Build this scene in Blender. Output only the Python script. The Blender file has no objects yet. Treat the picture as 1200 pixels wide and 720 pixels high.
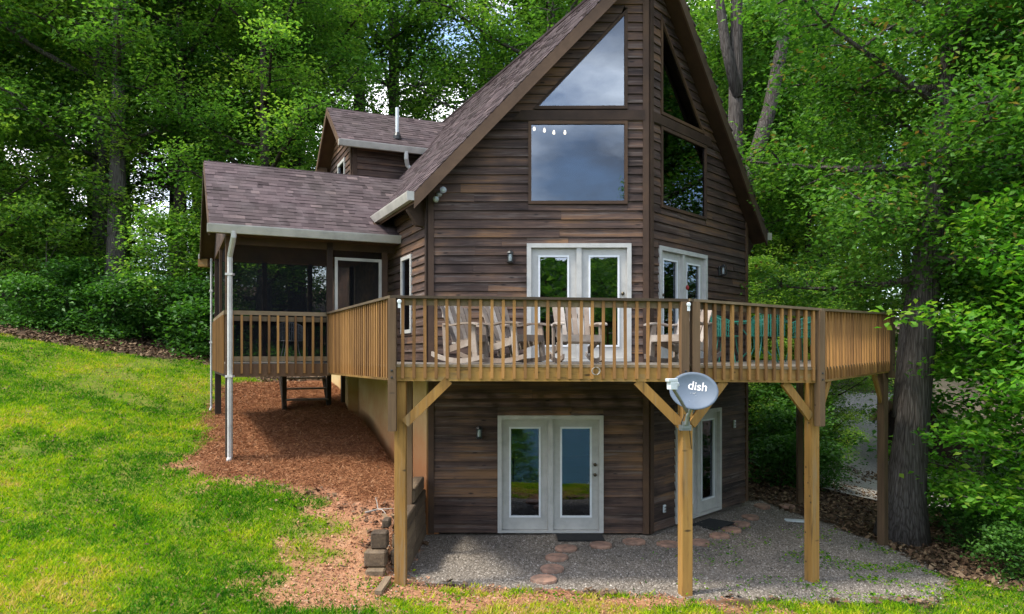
import bpy, bmesh, math, random
import numpy as np
from mathutils import Vector, Matrix
random.seed(7); rng = np.random.default_rng(11)
R_ = math.radians
S = bpy.context.scene
COL = S.collection
# ------------------------------------------------------------------ camera
cam_d = bpy.data.cameras.new("camera"); cam = bpy.data.objects.new("camera", cam_d); COL.objects.link(cam)
F_PX, YH, CZ = 889.0, 416.6, 3.2
cam_d.sensor_fit = 'HORIZONTAL'; cam_d.sensor_width = 36.0; cam_d.lens = F_PX / 1200 * 36
cam_d.shift_y = (YH - 360) / 1200
cam_d.clip_start = 0.1; cam_d.clip_end = 2000
cam.location = (0, 0, CZ); cam.rotation_euler = (R_(90), 0, 0)
S.camera = cam
# ------------------------------------------------------------------ light
S.view_settings.view_transform = 'Standard'; S.view_settings.look = 'None'
S.view_settings.exposure = 1.56; S.view_settings.gamma = 1.0
TO_SUN = Vector((-0.50, -0.20, 0.84)).normalized()
sun_d = bpy.data.lights.new("sun", 'SUN'); sun_d.energy = 1.75; sun_d.angle = R_(9); sun_d.color = (1.0, 0.95, 0.84)
sun = bpy.data.objects.new("sun", sun_d); COL.objects.link(sun)
sun.rotation_euler = TO_SUN.to_track_quat('Z', 'Y').to_euler()
sun.location = (-20, 5, 30)
W = bpy.data.worlds.new("World"); S.world = W; W.use_nodes = True
nt = W.node_tree; nt.nodes.clear()
def wn(t, **k):
    n = nt.nodes.new(t)
    for a, b in k.items(): setattr(n, a, b)
    return n
out = wn('ShaderNodeOutputWorld'); bg = wn('ShaderNodeBackground'); sky = wn('ShaderNodeTexSky')
sky.sky_type = 'NISHITA'; sky.sun_disc = False
sky.sun_elevation = math.asin(TO_SUN.z); sky.sun_rotation = math.atan2(TO_SUN.x, TO_SUN.y)
bg.inputs['Strength'].default_value = 0.15
tc = wn('ShaderNodeTexCoord'); mp = wn('ShaderNodeMapping'); mp.inputs['Scale'].default_value = (1.0, 1.0, 2.3)
mp.inputs['Location'].default_value = (0.35, 0.1, 0.0); mp.inputs['Rotation'].default_value = (0, 0, -0.23)
nz = wn('ShaderNodeTexNoise'); nz.inputs['Scale'].default_value = 3.1; nz.inputs['Detail'].default_value = 9; nz.inputs['Roughness'].default_value = 0.56
rp = wn('ShaderNodeValToRGB'); rp.color_ramp.elements[0].position = 0.42; rp.color_ramp.elements[1].position = 0.60
nz2 = wn('ShaderNodeTexNoise'); nz2.inputs['Scale'].default_value = 4.2; nz2.inputs['Detail'].default_value = 7
rp2 = wn('ShaderNodeValToRGB'); rp2.color_ramp.elements[0].position = 0.40; rp2.color_ramp.elements[1].position = 0.66
rp2.color_ramp.elements[0].color = (1.9, 2.2, 2.7, 1); rp2.color_ramp.elements[1].color = (11.5, 11.6, 11.8, 1)
mx = wn('ShaderNodeMixRGB')
L = nt.links.new
L(tc.outputs['Generated'], mp.inputs['Vector']); L(mp.outputs['Vector'], nz.inputs['Vector']); L(mp.outputs['Vector'], nz2.inputs['Vector'])
L(nz.outputs['Fac'], rp.inputs['Fac']); L(nz2.outputs['Fac'], rp2.inputs['Fac'])
L(rp.outputs['Color'], mx.inputs['Fac']); L(sky.outputs['Color'], mx.inputs['Color1']); L(rp2.outputs['Color'], mx.inputs['Color2'])
L(mx.outputs['Color'], bg.inputs['Color']); L(bg.outputs['Background'], out.inputs['Surface'])

# ------------------------------------------------------------------ helpers
MW = {}                                             # world matrix of every object built here
def at(px, py, Y): return Vector(((px - 600) / F_PX * Y, Y, CZ + (YH - py) / F_PX * Y))
def T(v): return Matrix.Translation(Vector(v))
def RZ(a): return Matrix.Rotation(a, 4, 'Z')
def put(o, parent=None, M=None):
    COL.objects.link(o); M = M or Matrix(); MW[o.name] = M
    if parent is None: o.matrix_world = M
    else:
        o.parent = parent; o.matrix_parent_inverse = Matrix(); o.matrix_local = MW[parent.name].inverted() @ M
    return o
def tag(o, label=None, cat=None, group=None, kind=None):
    if label: o['label'] = label
    if cat: o['category'] = cat
    if group: o['group'] = group
    if kind: o['kind'] = kind
    return o
def empty(name, loc=(0, 0, 0), rz=0.0, label=None, cat=None, group=None):
    o = bpy.data.objects.new(name, None); o.empty_display_size = 0.2
    put(o, None, T(loc) @ RZ(rz)); return tag(o, label, cat, group)
def copy_thing(root, M, label=None, group=None):
    def rec(o, par, Mw):
        c = o.copy(); COL.objects.link(c); MW[c.name] = Mw
        if par is None: c.matrix_world = Mw
        else: c.parent = par
        for ch in kids.get(o.name, []): rec(ch, c, Mw)
        return c
    kids = {}
    for o in COL.objects:
        if o.parent: kids.setdefault(o.parent.name, []).append(o)
    c = rec(root, None, M)
    if label: c['label'] = label
    if group: c['group'] = group
    return c
class MB:
    def __init__(s): s.v = []; s.f = []; s.c = []
    def add(s, vs, fs, col=None):
        n = len(s.v); s.v += [tuple(v) for v in vs]; s.f += [tuple(i + n for i in f) for f in fs]
        if col is not None: s.c += [col] * len(vs)
    def hexa(s, b, t, col=None):                     # bottom quad, top quad (ccw seen from the top)
        s.add(list(b) + list(t), [(3, 2, 1, 0), (4, 5, 6, 7), (0, 1, 5, 4), (1, 2, 6, 5), (2, 3, 7, 6), (3, 0, 4, 7)], col)
    def box(s, lo, hi, M=None, col=None):
        x0, y0, z0 = lo; x1, y1, z1 = hi
        vs = [Vector(p) for p in ((x0, y0, z0), (x1, y0, z0), (x1, y1, z0), (x0, y1, z0), (x0, y0, z1), (x1, y0, z1), (x1, y1, z1), (x0, y1, z1))]
        if M: vs = [M @ v for v in vs]
        s.hexa(vs[:4], vs[4:], col)
    def bar(s, p0, p1, w, h, up=(0, 0, 1)):          # centred bar: w across, h along up
        p0, p1, up = Vector(p0), Vector(p1), Vector(up); d = (p1 - p0).normalized()
        sd = d.cross(up).normalized() * (w / 2); uu = sd.cross(d).normalized() * (h / 2)
        q = [(-1, -1), (1, -1), (1, 1), (-1, 1)]
        s.hexa([p0 + sd * a + uu * b for a, b in q][::-1], [p1 + sd * a + uu * b for a, b in q][::-1])
    def prism(s, poly, off):                         # extrude a planar polygon by a vector
        off = Vector(off); n = len(poly); poly = [Vector(p) for p in poly]
        vs = poly + [p + off for p in poly]
        s.add(vs, [tuple(range(n - 1, -1, -1)), tuple(range(n, 2 * n))] + [(i, (i + 1) % n, n + (i + 1) % n, n + i) for i in range(n)])
    def tube(s, pts, rads, n=8, cap=True, sx=1.0):
        pts = [Vector(p) for p in pts]; m = len(pts); base = len(s.v); ref = None
        for i, p in enumerate(pts):
            d = (pts[min(i + 1, m - 1)] - pts[max(i - 1, 0)]).normalized()
            if ref is None: ref = Vector((1, 0, 0)) if abs(d.x) < 0.9 else Vector((0, 1, 0))
            a = d.cross(ref).normalized(); b = d.cross(a).normalized(); ref = b.cross(d) if False else ref
            r = rads[i] if hasattr(rads, '__len__') else rads
            for k in range(n):
                t = 2 * math.pi * k / n; s.v.append(tuple(p + a * math.cos(t) * r * sx + b * math.sin(t) * r))
        for i in range(m - 1):
            for k in range(n):
                s.f.append((base + i * n + k, base + (i + 1) * n + k, base + (i + 1) * n + (k + 1) % n, base + i * n + (k + 1) % n))
        if cap:
            s.f.append(tuple(base + k for k in range(n))); s.f.append(tuple(base + (m - 1) * n + k for k in range(n - 1, -1, -1)))
    def lathe(s, prof, n=20, M=None):
        base = len(s.v); m = len(prof)
        for r, z in prof:
            for k in range(n):
                t = 2 * math.pi * k / n; v = Vector((r * math.cos(t), r * math.sin(t), z)); s.v.append(tuple(M @ v if M else v))
        for i in range(m - 1):
            for k in range(n):
                s.f.append((base + i * n + k, base + i * n + (k + 1) % n, base + (i + 1) * n + (k + 1) % n, base + (i + 1) * n + k))
        s.f.append(tuple(base + k for k in range(n - 1, -1, -1))); s.f.append(tuple(base + (m - 1) * n + k for k in range(n)))
    def mesh(s, name, mat, smooth=False, bevel=0):
        me = bpy.data.meshes.new(name); me.from_pydata(s.v, [], s.f)
        bm = bmesh.new(); bm.from_mesh(me); bmesh.ops.recalc_face_normals(bm, faces=bm.faces)
        if bevel: bmesh.ops.bevel(bm, geom=list(bm.edges), offset=bevel, segments=1, affect='EDGES')
        bm.to_mesh(me); bm.free()
        if s.c and not bevel:
            at_ = me.color_attributes.new('tint', 'FLOAT_COLOR', 'POINT')
            at_.data.foreach_set('color', np.array([(c, c, c, 1) if not hasattr(c, '__len__') else (*c, 1) for c in s.c], dtype=np.float32).ravel())
        if mat: me.materials.append(mat)
        if smooth: me.polygons.foreach_set('use_smooth', [True] * len(me.polygons))
        return me
    def obj(s, name, mat, parent=None, smooth=False, bevel=0, M=None, kind=None, label=None):
        o = bpy.data.objects.new(name, s.mesh(name, mat, smooth, bevel)); put(o, parent, M); return tag(o, label=label, kind=kind)
def shared(name, me, parent, M): return put(bpy.data.objects.new(name, me), parent, M)
def np_mesh(name, V, Fc, mat, tint=None, nv=4):      # big meshes: V (n,3), Fc (m,nv)
    me = bpy.data.meshes.new(name); V = np.asarray(V, np.float32); Fc = np.asarray(Fc, np.int32)
    me.vertices.add(len(V)); me.vertices.foreach_set('co', V.ravel())
    me.loops.add(Fc.size); me.loops.foreach_set('vertex_index', Fc.ravel())
    me.polygons.add(len(Fc)); me.polygons.foreach_set('loop_start', np.arange(0, Fc.size, Fc.shape[1], dtype=np.int32))
    if tint is not None:
        a = me.color_attributes.new('tint', 'FLOAT_COLOR', 'POINT'); t = np.asarray(tint, np.float32)
        if t.ndim == 1: t = np.stack([t, t, t], 1)
        a.data.foreach_set('color', np.concatenate([t, np.ones((len(t), 1), np.float32)], 1).ravel())
    me.materials.append(mat); me.update(calc_edges=True); me.validate(); return me

# ------------------------------------------------------------------ materials
def new_mat(name):
    m = bpy.data.materials.new(name); m.use_nodes = True; t = m.node_tree; t.nodes.clear()
    o = t.nodes.new('ShaderNodeOutputMaterial'); return m, t, o
def node(t, ty, ins=None, **k):
    n = t.nodes.new(ty)
    for a, b in k.items(): setattr(n, a, b)
    for a, b in (ins or {}).items():
        if isinstance(b, bpy.types.NodeSocket): t.links.new(b, n.inputs[a])
        else: n.inputs[a].default_value = b
    return n
def ramp(t, fac, stops):
    r = node(t, 'ShaderNodeValToRGB', {'Fac': fac}); e = r.color_ramp.elements
    while len(e) < len(stops): e.new(0.5)
    for x, (p, c) in zip(e, stops): x.position = p; x.color = (*c, 1) if len(c) == 3 else c
    return r.outputs['Color']
def mixc(t, fac, a, b, mode='MIX'):
    n = node(t, 'ShaderNodeMixRGB', {'Fac': fac, 'Color1': a if isinstance(a, bpy.types.NodeSocket) else (*a, 1), 'Color2': b if isinstance(b, bpy.types.NodeSocket) else (*b, 1)}, blend_type=mode)
    return n.outputs['Color']
def mathn(t, op, a, b=0.0): return node(t, 'ShaderNodeMath', {0: a, 1: b}, operation=op).outputs[0]
def noise(t, vec, scale, detail=4, rough=0.55): return node(t, 'ShaderNodeTexNoise', {'Vector': vec, 'Scale': scale, 'Detail': detail, 'Roughness': rough}).outputs['Fac']
def scaled(t, vec, sc): return node(t, 'ShaderNodeMapping', {'Vector': vec, 'Scale': sc}).outputs['Vector']
def bsdf(t, o, col, rough=0.7, bump=None, bs=0.3, dist=0.01, spec=0.3, metal=0.0):
    b = node(t, 'ShaderNodeBsdfPrincipled', {'Roughness': rough, 'Specular IOR Level': spec, 'Metallic': metal})
    if isinstance(col, bpy.types.NodeSocket): t.links.new(col, b.inputs['Base Color'])
    else: b.inputs['Base Color'].default_value = (*col, 1)
    if bump is not None:
        n = node(t, 'ShaderNodeBump', {'Height': bump, 'Strength': bs, 'Distance': dist}); t.links.new(n.outputs[0], b.inputs['Normal'])
    t.links.new(b.outputs[0], o.inputs['Surface']); return b
def wood(name, stops, grain=(2, 28, 28), knots=0.0, rough=0.75, coord='Object', var=0.5, bs=0.4, worn=None, patch=0.0):
    """weathered timber: every object its own tone; grain runs along local x of grain vector"""
    m, t, o = new_mat(name)
    tcn = node(t, 'ShaderNodeTexCoord').outputs[coord]; rnd = node(t, 'ShaderNodeObjectInfo').outputs['Random']
    off = node(t, 'ShaderNodeCombineXYZ', {0: mathn(t, 'MULTIPLY', rnd, 37.0), 1: mathn(t, 'MULTIPLY', rnd, 91.0), 2: rnd}).outputs[0]
    vec = node(t, 'ShaderNodeVectorMath', {0: tcn, 1: off}, operation='ADD').outputs[0]
    g = noise(t, scaled(t, vec, grain), 1.0, 6, 0.65)
    big = noise(t, scaled(t, vec, tuple(max(0.5, x * 0.14) for x in grain)), 1.4, 3)
    fac = mathn(t, 'ADD', mathn(t, 'MULTIPLY', g, 0.45), mathn(t, 'ADD', mathn(t, 'MULTIPLY', big, 0.55), mathn(t, 'MULTIPLY', mathn(t, 'SUBTRACT', rnd, 0.5), var)))
    if patch:
        pw = noise(t, node(t, 'ShaderNodeNewGeometry').outputs['Position'], 0.75, 4, 0.6); fac = mathn(t, 'ADD', fac, mathn(t, 'MULTIPLY', mathn(t, 'SUBTRACT', pw, 0.47), patch))
    c = ramp(t, fac, stops)
    if worn:
        wv = noise(t, scaled(t, vec, tuple(max(.7, g_ * .42) for g_ in grain)), 1.0, 7, 0.72); c = mixc(t, node(t, 'ShaderNodeMapRange', {'Value': wv, 1: 0.54, 2: 0.68, 3: 0.0, 4: 0.75}).outputs[0], c, worn[0])
        wd = noise(t, scaled(t, vec, tuple(max(.6, g_ * .55) for g_ in grain)), 1.3, 7, 0.72); c = mixc(t, node(t, 'ShaderNodeMapRange', {'Value': wd, 1: 0.56, 2: 0.70, 3: 0.0, 4: 0.8}).outputs[0], c, worn[1])
    if knots:
        vo = node(t, 'ShaderNodeTexVoronoi', {'Vector': scaled(t, vec, (2.2, 7, 7)), 'Scale': 1.0}).outputs['Distance']
        k = node(t, 'ShaderNodeMapRange', {'Value': vo, 1: 0.06, 2: 0.14, 3: knots, 4: 0.0}).outputs[0]
        c = mixc(t, k, c, (0.012, 0.009, 0.008))
    bsdf(t, o, c, rough, g, bs, 0.006, 0.25); return m
M_siding = wood('dark_stained_siding', [(0.22, (0.013, 0.008, 0.007)), (0.40, (0.044, 0.027, 0.022)), (0.55, (0.088, 0.053, 0.040)), (0.72, (0.19, 0.10, 0.050))], (1.6, 22, 40), 0.85, var=0.17, bs=0.7, worn=((0.17, 0.135, 0.118), (0.012, 0.009, 0.009)), patch=0.6)
M_trim = wood('brown_trim_wood', [(0.25, (0.030, 0.018, 0.013)), (0.5, (0.065, 0.038, 0.025)), (0.8, (0.13, 0.070, 0.036))], (3, 3, 3))
M_fascia = wood('brown_fascia_wood', [(0.25, (0.040, 0.024, 0.016)), (0.5, (0.085, 0.050, 0.031)), (0.8, (0.14, 0.085, 0.050))], (4, 4, 4))
M_soffit = wood('soffit_boards', [(0.25, (0.03, 0.017, 0.010)), (0.8, (0.10, 0.05, 0.026))], (5, 5, 5))
M_bal = wood('baluster_wood', [(0.20, (0.11, 0.052, 0.020)), (0.5, (0.26, 0.128, 0.042)), (0.8, (0.40, 0.20, 0.060))], (30, 30, 2.5), var=0.38)
M_rim = wood('rim_board_wood', [(0.22, (0.12, 0.064, 0.020)), (0.5, (0.31, 0.168, 0.045)), (0.8, (0.44, 0.25, 0.07))], (2, 2, 14), 0.8, worn=((0.28, 0.21, 0.12), (0.10, 0.058, 0.022)))
M_cap = wood('weathered_rail_wood', [(0.25, (0.055, 0.038, 0.024)), (0.5, (0.13, 0.09, 0.05)), (0.8, (0.24, 0.17, 0.10))], (4, 4, 10))
M_post = wood('treated_post_wood', [(0.25, (0.11, 0.056, 0.016)), (0.5, (0.275, 0.142, 0.036)), (0.8, (0.40, 0.225, 0.062))], (26, 26, 1.6), 0.8, var=0.25, worn=((0.24, 0.18, 0.11), (0.07, 0.042, 0.020)))
M_rpost = wood('weathered_post_wood', [(0.25, (0.055, 0.034, 0.020)), (0.55, (0.14, 0.085, 0.045)), (0.8, (0.21, 0.13, 0.07))], (26, 26, 1.6), 0.6, var=0.25)
M_deck = wood('grey_deck_boards', [(0.25, (0.12, 0.10, 0.08)), (0.8, (0.34, 0.30, 0.25))], (6, 6, 6))
M_chair = wood('silvered_chair_wood', [(0.2, (0.13, 0.105, 0.09)), (0.5, (0.255, 0.195, 0.15)), (0.8, (0.44, 0.39, 0.34))], (10, 10, 10), 0.0, var=0.5)
M_darkwood = wood('dark_old_wood', [(0.25, (0.012, 0.009, 0.008)), (0.8, (0.06, 0.042, 0.03))], (6, 6, 6))
M_timber = wood('old_landscape_timber', [(0.22, (0.035, 0.024, 0.017)), (0.5, (0.12, 0.085, 0.055)), (0.8, (0.25, 0.18, 0.11))], (30, 3, 30), 0.8, var=0.3, bs=0.8)
M_stick = wood('bare_stick_wood', [(0.2, (0.28, 0.24, 0.2)), (0.8, (0.5, 0.45, 0.4))], (6, 6, 6))
def plain(name, col, rough=0.5, var=0.12, metal=0.0, spec=0.4, sc=6, dirt=None):
    m, t, o = new_mat(name); tcn = node(t, 'ShaderNodeTexCoord').outputs['Object']
    n = noise(t, tcn, sc, 6, 0.6); lo = tuple(x * (1 - var * 2) for x in col); hi = tuple(min(1, x * (1 + var)) for x in col)
    c = ramp(t, n, [(0.3, dirt or lo), (0.55, col), (0.8, hi)]); bsdf(t, o, c, rough, n, 0.08, 0.01, spec, metal); return m
M_white = plain('white_door_paint', (0.47, 0.455, 0.425), 0.45, 0.08)
M_bead = plain('bright_white_bead', (0.72, 0.73, 0.74), 0.4, 0.03)
M_gutter = plain('gutter_metal', (0.44, 0.41, 0.365), 0.4, 0.14, 0.0, 0.5, 3)
M_spout = plain('downspout_metal', (0.48, 0.46, 0.43), 0.4, 0.12, 0.0, 0.5, 3)
M_black = plain('black_metal', (0.02, 0.02, 0.02), 0.4)
M_grey = plain('grey_metal', (0.30, 0.31, 0.32), 0.4, 0.15, 0.6)
M_dish = plain('dish_grey_blue', (0.105, 0.135, 0.18), 0.6, 0.05)
M_pale = plain('pale_plastic', (0.62, 0.65, 0.66), 0.4)
M_letter = plain('white_lettering', (0.85, 0.80, 0.82), 0.5, 0.02)
M_green = plain('green_patio_metal', (0.011, 0.12, 0.085), 0.35, 0.15)
M_teal = plain('teal_plastic', (0.03, 0.42, 0.36), 0.4)
M_red = plain('red_ornament', (0.30, 0.02, 0.02), 0.5)
M_mat = plain('dark_mat', (0.018, 0.018, 0.018), 0.95, 0.3, sc=60)
M_inside = plain('dim_interior', (0.10, 0.08, 0.065), 0.9)
M_stone = plain('terracotta_stone', (0.31, 0.18, 0.125), 0.9, 0.3, sc=9, dirt=(0.13, 0.09, 0.07))
M_brass = plain('door_hardware', (0.10, 0.08, 0.05), 0.35, 0.1, 0.8)
M_grill = plain('porch_chair_wicker', (0.22, 0.23, 0.25), 0.6)
M_tanroof = plain('tan_roof', (0.52, 0.38, 0.26), 0.8, 0.2, sc=2)
M_browndark = plain('dark_brown_boards', (0.035, 0.02, 0.014), 0.8, 0.3)
M_shedwall = plain('dim_brown_boards', (0.05, 0.036, 0.028), 0.8, 0.3)
def mat_foundation():
    m, t, o = new_mat('stained_foundation_wall'); p = node(t, 'ShaderNodeNewGeometry').outputs['Position']
    n = noise(t, scaled(t, p, (1, 1, 1)), 1.6, 8, 0.65); z = node(t, 'ShaderNodeSeparateXYZ', {0: p}).outputs['Z']
    h = node(t, 'ShaderNodeMapRange', {'Value': mathn(t, 'ADD', z, mathn(t, 'MULTIPLY', n, 1.4)), 1: 1.9, 2: 3.7, 3: 1.0, 4: 0.0}).outputs[0]
    c = mixc(t, h, ramp(t, n, [(0.3, (0.46, 0.38, 0.17)), (0.7, (0.60, 0.52, 0.28))]), (0.52, 0.22, 0.085)); bsdf(t, o, c, 0.9, n, 0.2); return m
M_found = mat_foundation()
def mat_shingle():
    m, t, o = new_mat('purple_brown_shingle'); a = node(t, 'ShaderNodeVertexColor', layer_name='tint').outputs['Color']
    p = node(t, 'ShaderNodeNewGeometry').outputs['Position']; n = noise(t, p, 90, 3, 0.7); n2 = noise(t, p, 0.9, 4)
    c = ramp(t, a, [(0.0, (0.032, 0.024, 0.025)), (0.4, (0.073, 0.056, 0.058)), (0.75, (0.112, 0.087, 0.088)), (1.0, (0.19, 0.15, 0.14))])
    c = mixc(t, 0.55, c, ramp(t, n, [(0.25, (0.25, 0.2, 0.2)), (0.75, (0.9, 0.8, 0.8))]), 'OVERLAY')
    c = mixc(t, node(t, 'ShaderNodeMapRange', {'Value': n2, 1: 0.42, 2: 0.70, 3: 0.0, 4: 0.5}).outputs[0], c, (0.055, 0.046, 0.040))
    st = noise(t, scaled(t, p, (2.4, 2.4, .35)), 1.0, 5); c = mixc(t, node(t, 'ShaderNodeMapRange', {'Value': st, 1: 0.5, 2: 0.72, 3: 0.0, 4: 0.55}).outputs[0], c, (0.13, 0.103, 0.104))
    bsdf(t, o, c, 0.95, n, 0.3, 0.004, 0.15); return m
M_shingle = mat_shingle()
def mat_glass(fac=0.17, dark=0.55):
    m, t, o = new_mat('window_glass'); g = node(t, 'ShaderNodeBsdfGlossy', {'Roughness': 0.0, 'Color': (0.40, 0.465, 0.56, 1)})
    p = node(t, 'ShaderNodeTexCoord').outputs['Object']; n = noise(t, p, 1.1, 2)
    b = node(t, 'ShaderNodeBump', {'Height': n, 'Strength': 0.05, 'Distance': 0.03}); t.links.new(b.outputs[0], g.inputs['Normal'])
    tr = node(t, 'ShaderNodeBsdfTransparent', {'Color': (dark, dark, dark, 1)}); fr = node(t, 'ShaderNodeFresnel', {'IOR': 1.5}).outputs[0]
    k = mathn(t, 'ADD', fr, fac); mxs = node(t, 'ShaderNodeMixShader', {0: k, 1: tr.outputs[0], 2: g.outputs[0]}); t.links.new(mxs.outputs[0], o.inputs['Surface']); return m
M_glass = mat_glass()
def mat_screen():
    m, t, o = new_mat('insect_screen'); d = node(t, 'ShaderNodeBsdfDiffuse', {'Color': (0.016, 0.017, 0.020, 1)}); tr = node(t, 'ShaderNodeBsdfTransparent', {'Color': (1, 1, 1, 1)})
    p = node(t, 'ShaderNodeNewGeometry').outputs['Position']; n = noise(t, p, 1.4, 3)
    k = node(t, 'ShaderNodeMapRange', {'Value': n, 1: 0.3, 2: 0.7, 3: 0.20, 4: 0.40}).outputs[0]
    s = node(t, 'ShaderNodeMixShader', {0: k, 1: tr.outputs[0], 2: d.outputs[0]}); t.links.new(s.outputs[0], o.inputs['Surface']); return m
M_screen = mat_screen()
def mat_emit(name, col, st):
    m, t, o = new_mat(name); e = node(t, 'ShaderNodeEmission', {'Color': (*col, 1), 'Strength': st}); t.links.new(e.outputs[0], o.inputs['Surface']); return m
M_bulb = mat_emit('lit_bulb', (1.0, 0.86, 0.62), 3.0); M_amber = mat_emit('lit_porch_globe', (1.0, 0.45, 0.12), 1.0)
M_lamp = plain('lantern_glass', (0.40, 0.45, 0.45), 0.15)
def mat_leaf(name, stops, trans=0.52, var=0.25, spec=0.22, rough=0.45):
    m, t, o = new_mat(name); a = node(t, 'ShaderNodeVertexColor', layer_name='tint').outputs['Color']; rnd = node(t, 'ShaderNodeObjectInfo').outputs['Random']
    v = mathn(t, 'ADD', node(t, 'ShaderNodeSeparateColor', {0: a}).outputs[0], mathn(t, 'MULTIPLY', mathn(t, 'SUBTRACT', rnd, 0.5), var))
    c = ramp(t, v, stops)
    d = node(t, 'ShaderNodeBsdfPrincipled', {'Base Color': c, 'Roughness': rough, 'Specular IOR Level': spec}); tl = node(t, 'ShaderNodeBsdfTranslucent', {'Color': mixc(t, 1.0, c, (1.5, 1.7, 0.7), 'MULTIPLY')})
    s = node(t, 'ShaderNodeMixShader', {0: trans, 1: d.outputs[0], 2: tl.outputs[0]}); t.links.new(s.outputs[0], o.inputs['Surface']); return m
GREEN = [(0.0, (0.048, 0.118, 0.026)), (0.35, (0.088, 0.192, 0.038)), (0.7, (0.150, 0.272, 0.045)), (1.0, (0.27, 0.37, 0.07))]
M_leafA = mat_leaf('forest_leaf', GREEN)
M_leafB = mat_leaf('bright_maple_leaf', [(0.0, (0.030, 0.11, 0.014)), (0.5, (0.085, 0.25, 0.022)), (0.9, (0.16, 0.34, 0.035)), (1.0, (0.22, 0.34, 0.04))], 0.45, 0.1)
M_leafC = mat_leaf('oak_leaf_red_tips', [(0.0, (0.034, 0.10, 0.020)), (0.4, (0.060, 0.165, 0.024)), (0.95, (0.14, 0.27, 0.045)), (0.985, (0.19, 0.20, 0.05)), (1.0, (0.25, 0.12, 0.05))], 0.4, 0.05)
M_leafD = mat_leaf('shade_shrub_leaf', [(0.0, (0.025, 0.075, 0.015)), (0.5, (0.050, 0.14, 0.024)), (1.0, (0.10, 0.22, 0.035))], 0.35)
M_grass = mat_leaf('grass_blade', [(0.0, (0.022, 0.10, 0.003)), (0.28, (0.07, 0.20, 0.004)), (0.58, (0.24, 0.36, 0.005)), (0.85, (0.42, 0.40, 0.02)), (1.0, (0.52, 0.34, 0.13))], 0.35, 0.0, 0.1, 0.7)
def mat_bark(name, stops, sc=(9, 9, 1.5)):
    m, t, o = new_mat(name); p = node(t, 'ShaderNodeTexCoord').outputs['Object']
    n = noise(t, scaled(t, p, sc), 1.0, 8, 0.7); vo = node(t, 'ShaderNodeTexVoronoi', {'Vector': scaled(t, p, tuple(x * 1.6 for x in sc)), 'Scale': 1.0}, feature='DISTANCE_TO_EDGE').outputs['Distance']
    h = mathn(t, 'ADD', mathn(t, 'MULTIPLY', n, 0.95), mathn(t, 'MINIMUM', mathn(t, 'MULTIPLY', vo, 1.6), 0.28)); bsdf(t, o, ramp(t, h, stops), 0.9, h, 1.0, 0.05, 0.15); return m
M_bark = mat_bark('grey_furrowed_bark', [(0.25, (0.022, 0.018, 0.015)), (0.55, (0.082, 0.068, 0.060)), (0.95, (0.17, 0.15, 0.135))], (15, 15, 1.1))
M_barkd = mat_bark('dark_bark', [(0.25, (0.010, 0.008, 0.007)), (0.9, (0.075, 0.06, 0.048))])
M_barkl = mat_bark('pale_sapling_bark', [(0.25, (0.12, 0.10, 0.08)), (0.9, (0.32, 0.29, 0.24))], (14, 14, 5))
def tintmat(name, stops, rough=0.9):
    m, t, o = new_mat(name); a = node(t, 'ShaderNodeVertexColor', layer_name='tint').outputs['Color']; bsdf(t, o, ramp(t, a, stops), rough, spec=0.2); return m
M_pebble = tintmat('gravel_stone', [(0.0, (0.07, 0.060, 0.050)), (0.5, (0.20, 0.170, 0.138)), (0.85, (0.34, 0.295, 0.25)), (1.0, (0.52, 0.47, 0.41))])
M_straw = tintmat('pine_straw', [(0.0, (0.08, 0.032, 0.015)), (0.5, (0.30, 0.125, 0.055)), (0.85, (0.48, 0.23, 0.105)), (1.0, (0.62, 0.40, 0.24))])
M_litter = tintmat('fallen_leaf', [(0.0, (0.035, 0.02, 0.012)), (0.5, (0.12, 0.07, 0.04)), (1.0, (0.32, 0.22, 0.13))])
M_clod = tintmat('clay_crumb', [(0.0, (0.15, 0.06, 0.03)), (0.5, (0.36, 0.16, 0.085)), (1.0, (0.52, 0.30, 0.19))])

# ------------------------------------------------------------------ house frame: u across, v along the ridge (0 = prow)
PH = math.radians(65.75); WX = Vector((math.sin(PH), math.cos(PH), 0)); AX = Vector((-WX.y, WX.x, 0))
P1 = Vector((2.412, 13.4, 0)); HALF = math.radians(24.6); TANH = math.tan(HALF)
Ldir = Vector((math.sin(R_(90.35)), math.cos(R_(90.35)), 0)); Rdir = Vector((math.sin(R_(41.15)), math.cos(R_(41.15)), 0))
def H(u, v, z): return P1 + WX * u + AX * v + Vector((0, 0, z))
RZT, KP, OV = 10.40, 1.128, 0.39                     # ridge height, pitch, prow overhang
T0, T2 = 3.89, 4.06; UL = T0 * math.cos(HALF); UR = T2 * math.cos(HALF); VL = T0 * math.sin(HALF)
VBACK = 11.3; QE = UL + 0.34
P0 = P1 - Ldir * T0; P2 = P1 + Rdir * T2
# ------------------------------------------------------------------ terrain
def vnoise(x, y, sc, seed=0):
    x = np.asarray(x, float) * sc; y = np.asarray(y, float) * sc; xi = np.floor(x).astype(np.int64); yi = np.floor(y).astype(np.int64)
    fx = x - xi; fy = y - yi; fx = fx * fx * (3 - 2 * fx); fy = fy * fy * (3 - 2 * fy)
    def h(a, b):
        n = (a * 374761393 + b * 668265263 + seed * 1442695041) & 0x7fffffff; n = ((n ^ (n >> 13)) * 1274126177) & 0x7fffffff; return ((n ^ (n >> 16)) & 0xffff) / 65535.0
    return (h(xi, yi) * (1 - fx) + h(xi + 1, yi) * fx) * (1 - fy) + (h(xi, yi + 1) * (1 - fx) + h(xi + 1, yi + 1) * fx) * fy
def fbm(x, y, sc, seed=0): return 0.55 * vnoise(x, y, sc, seed) + 0.28 * vnoise(x, y, sc * 2.1, seed + 1) + 0.17 * vnoise(x, y, sc * 4.3, seed + 2)
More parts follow.
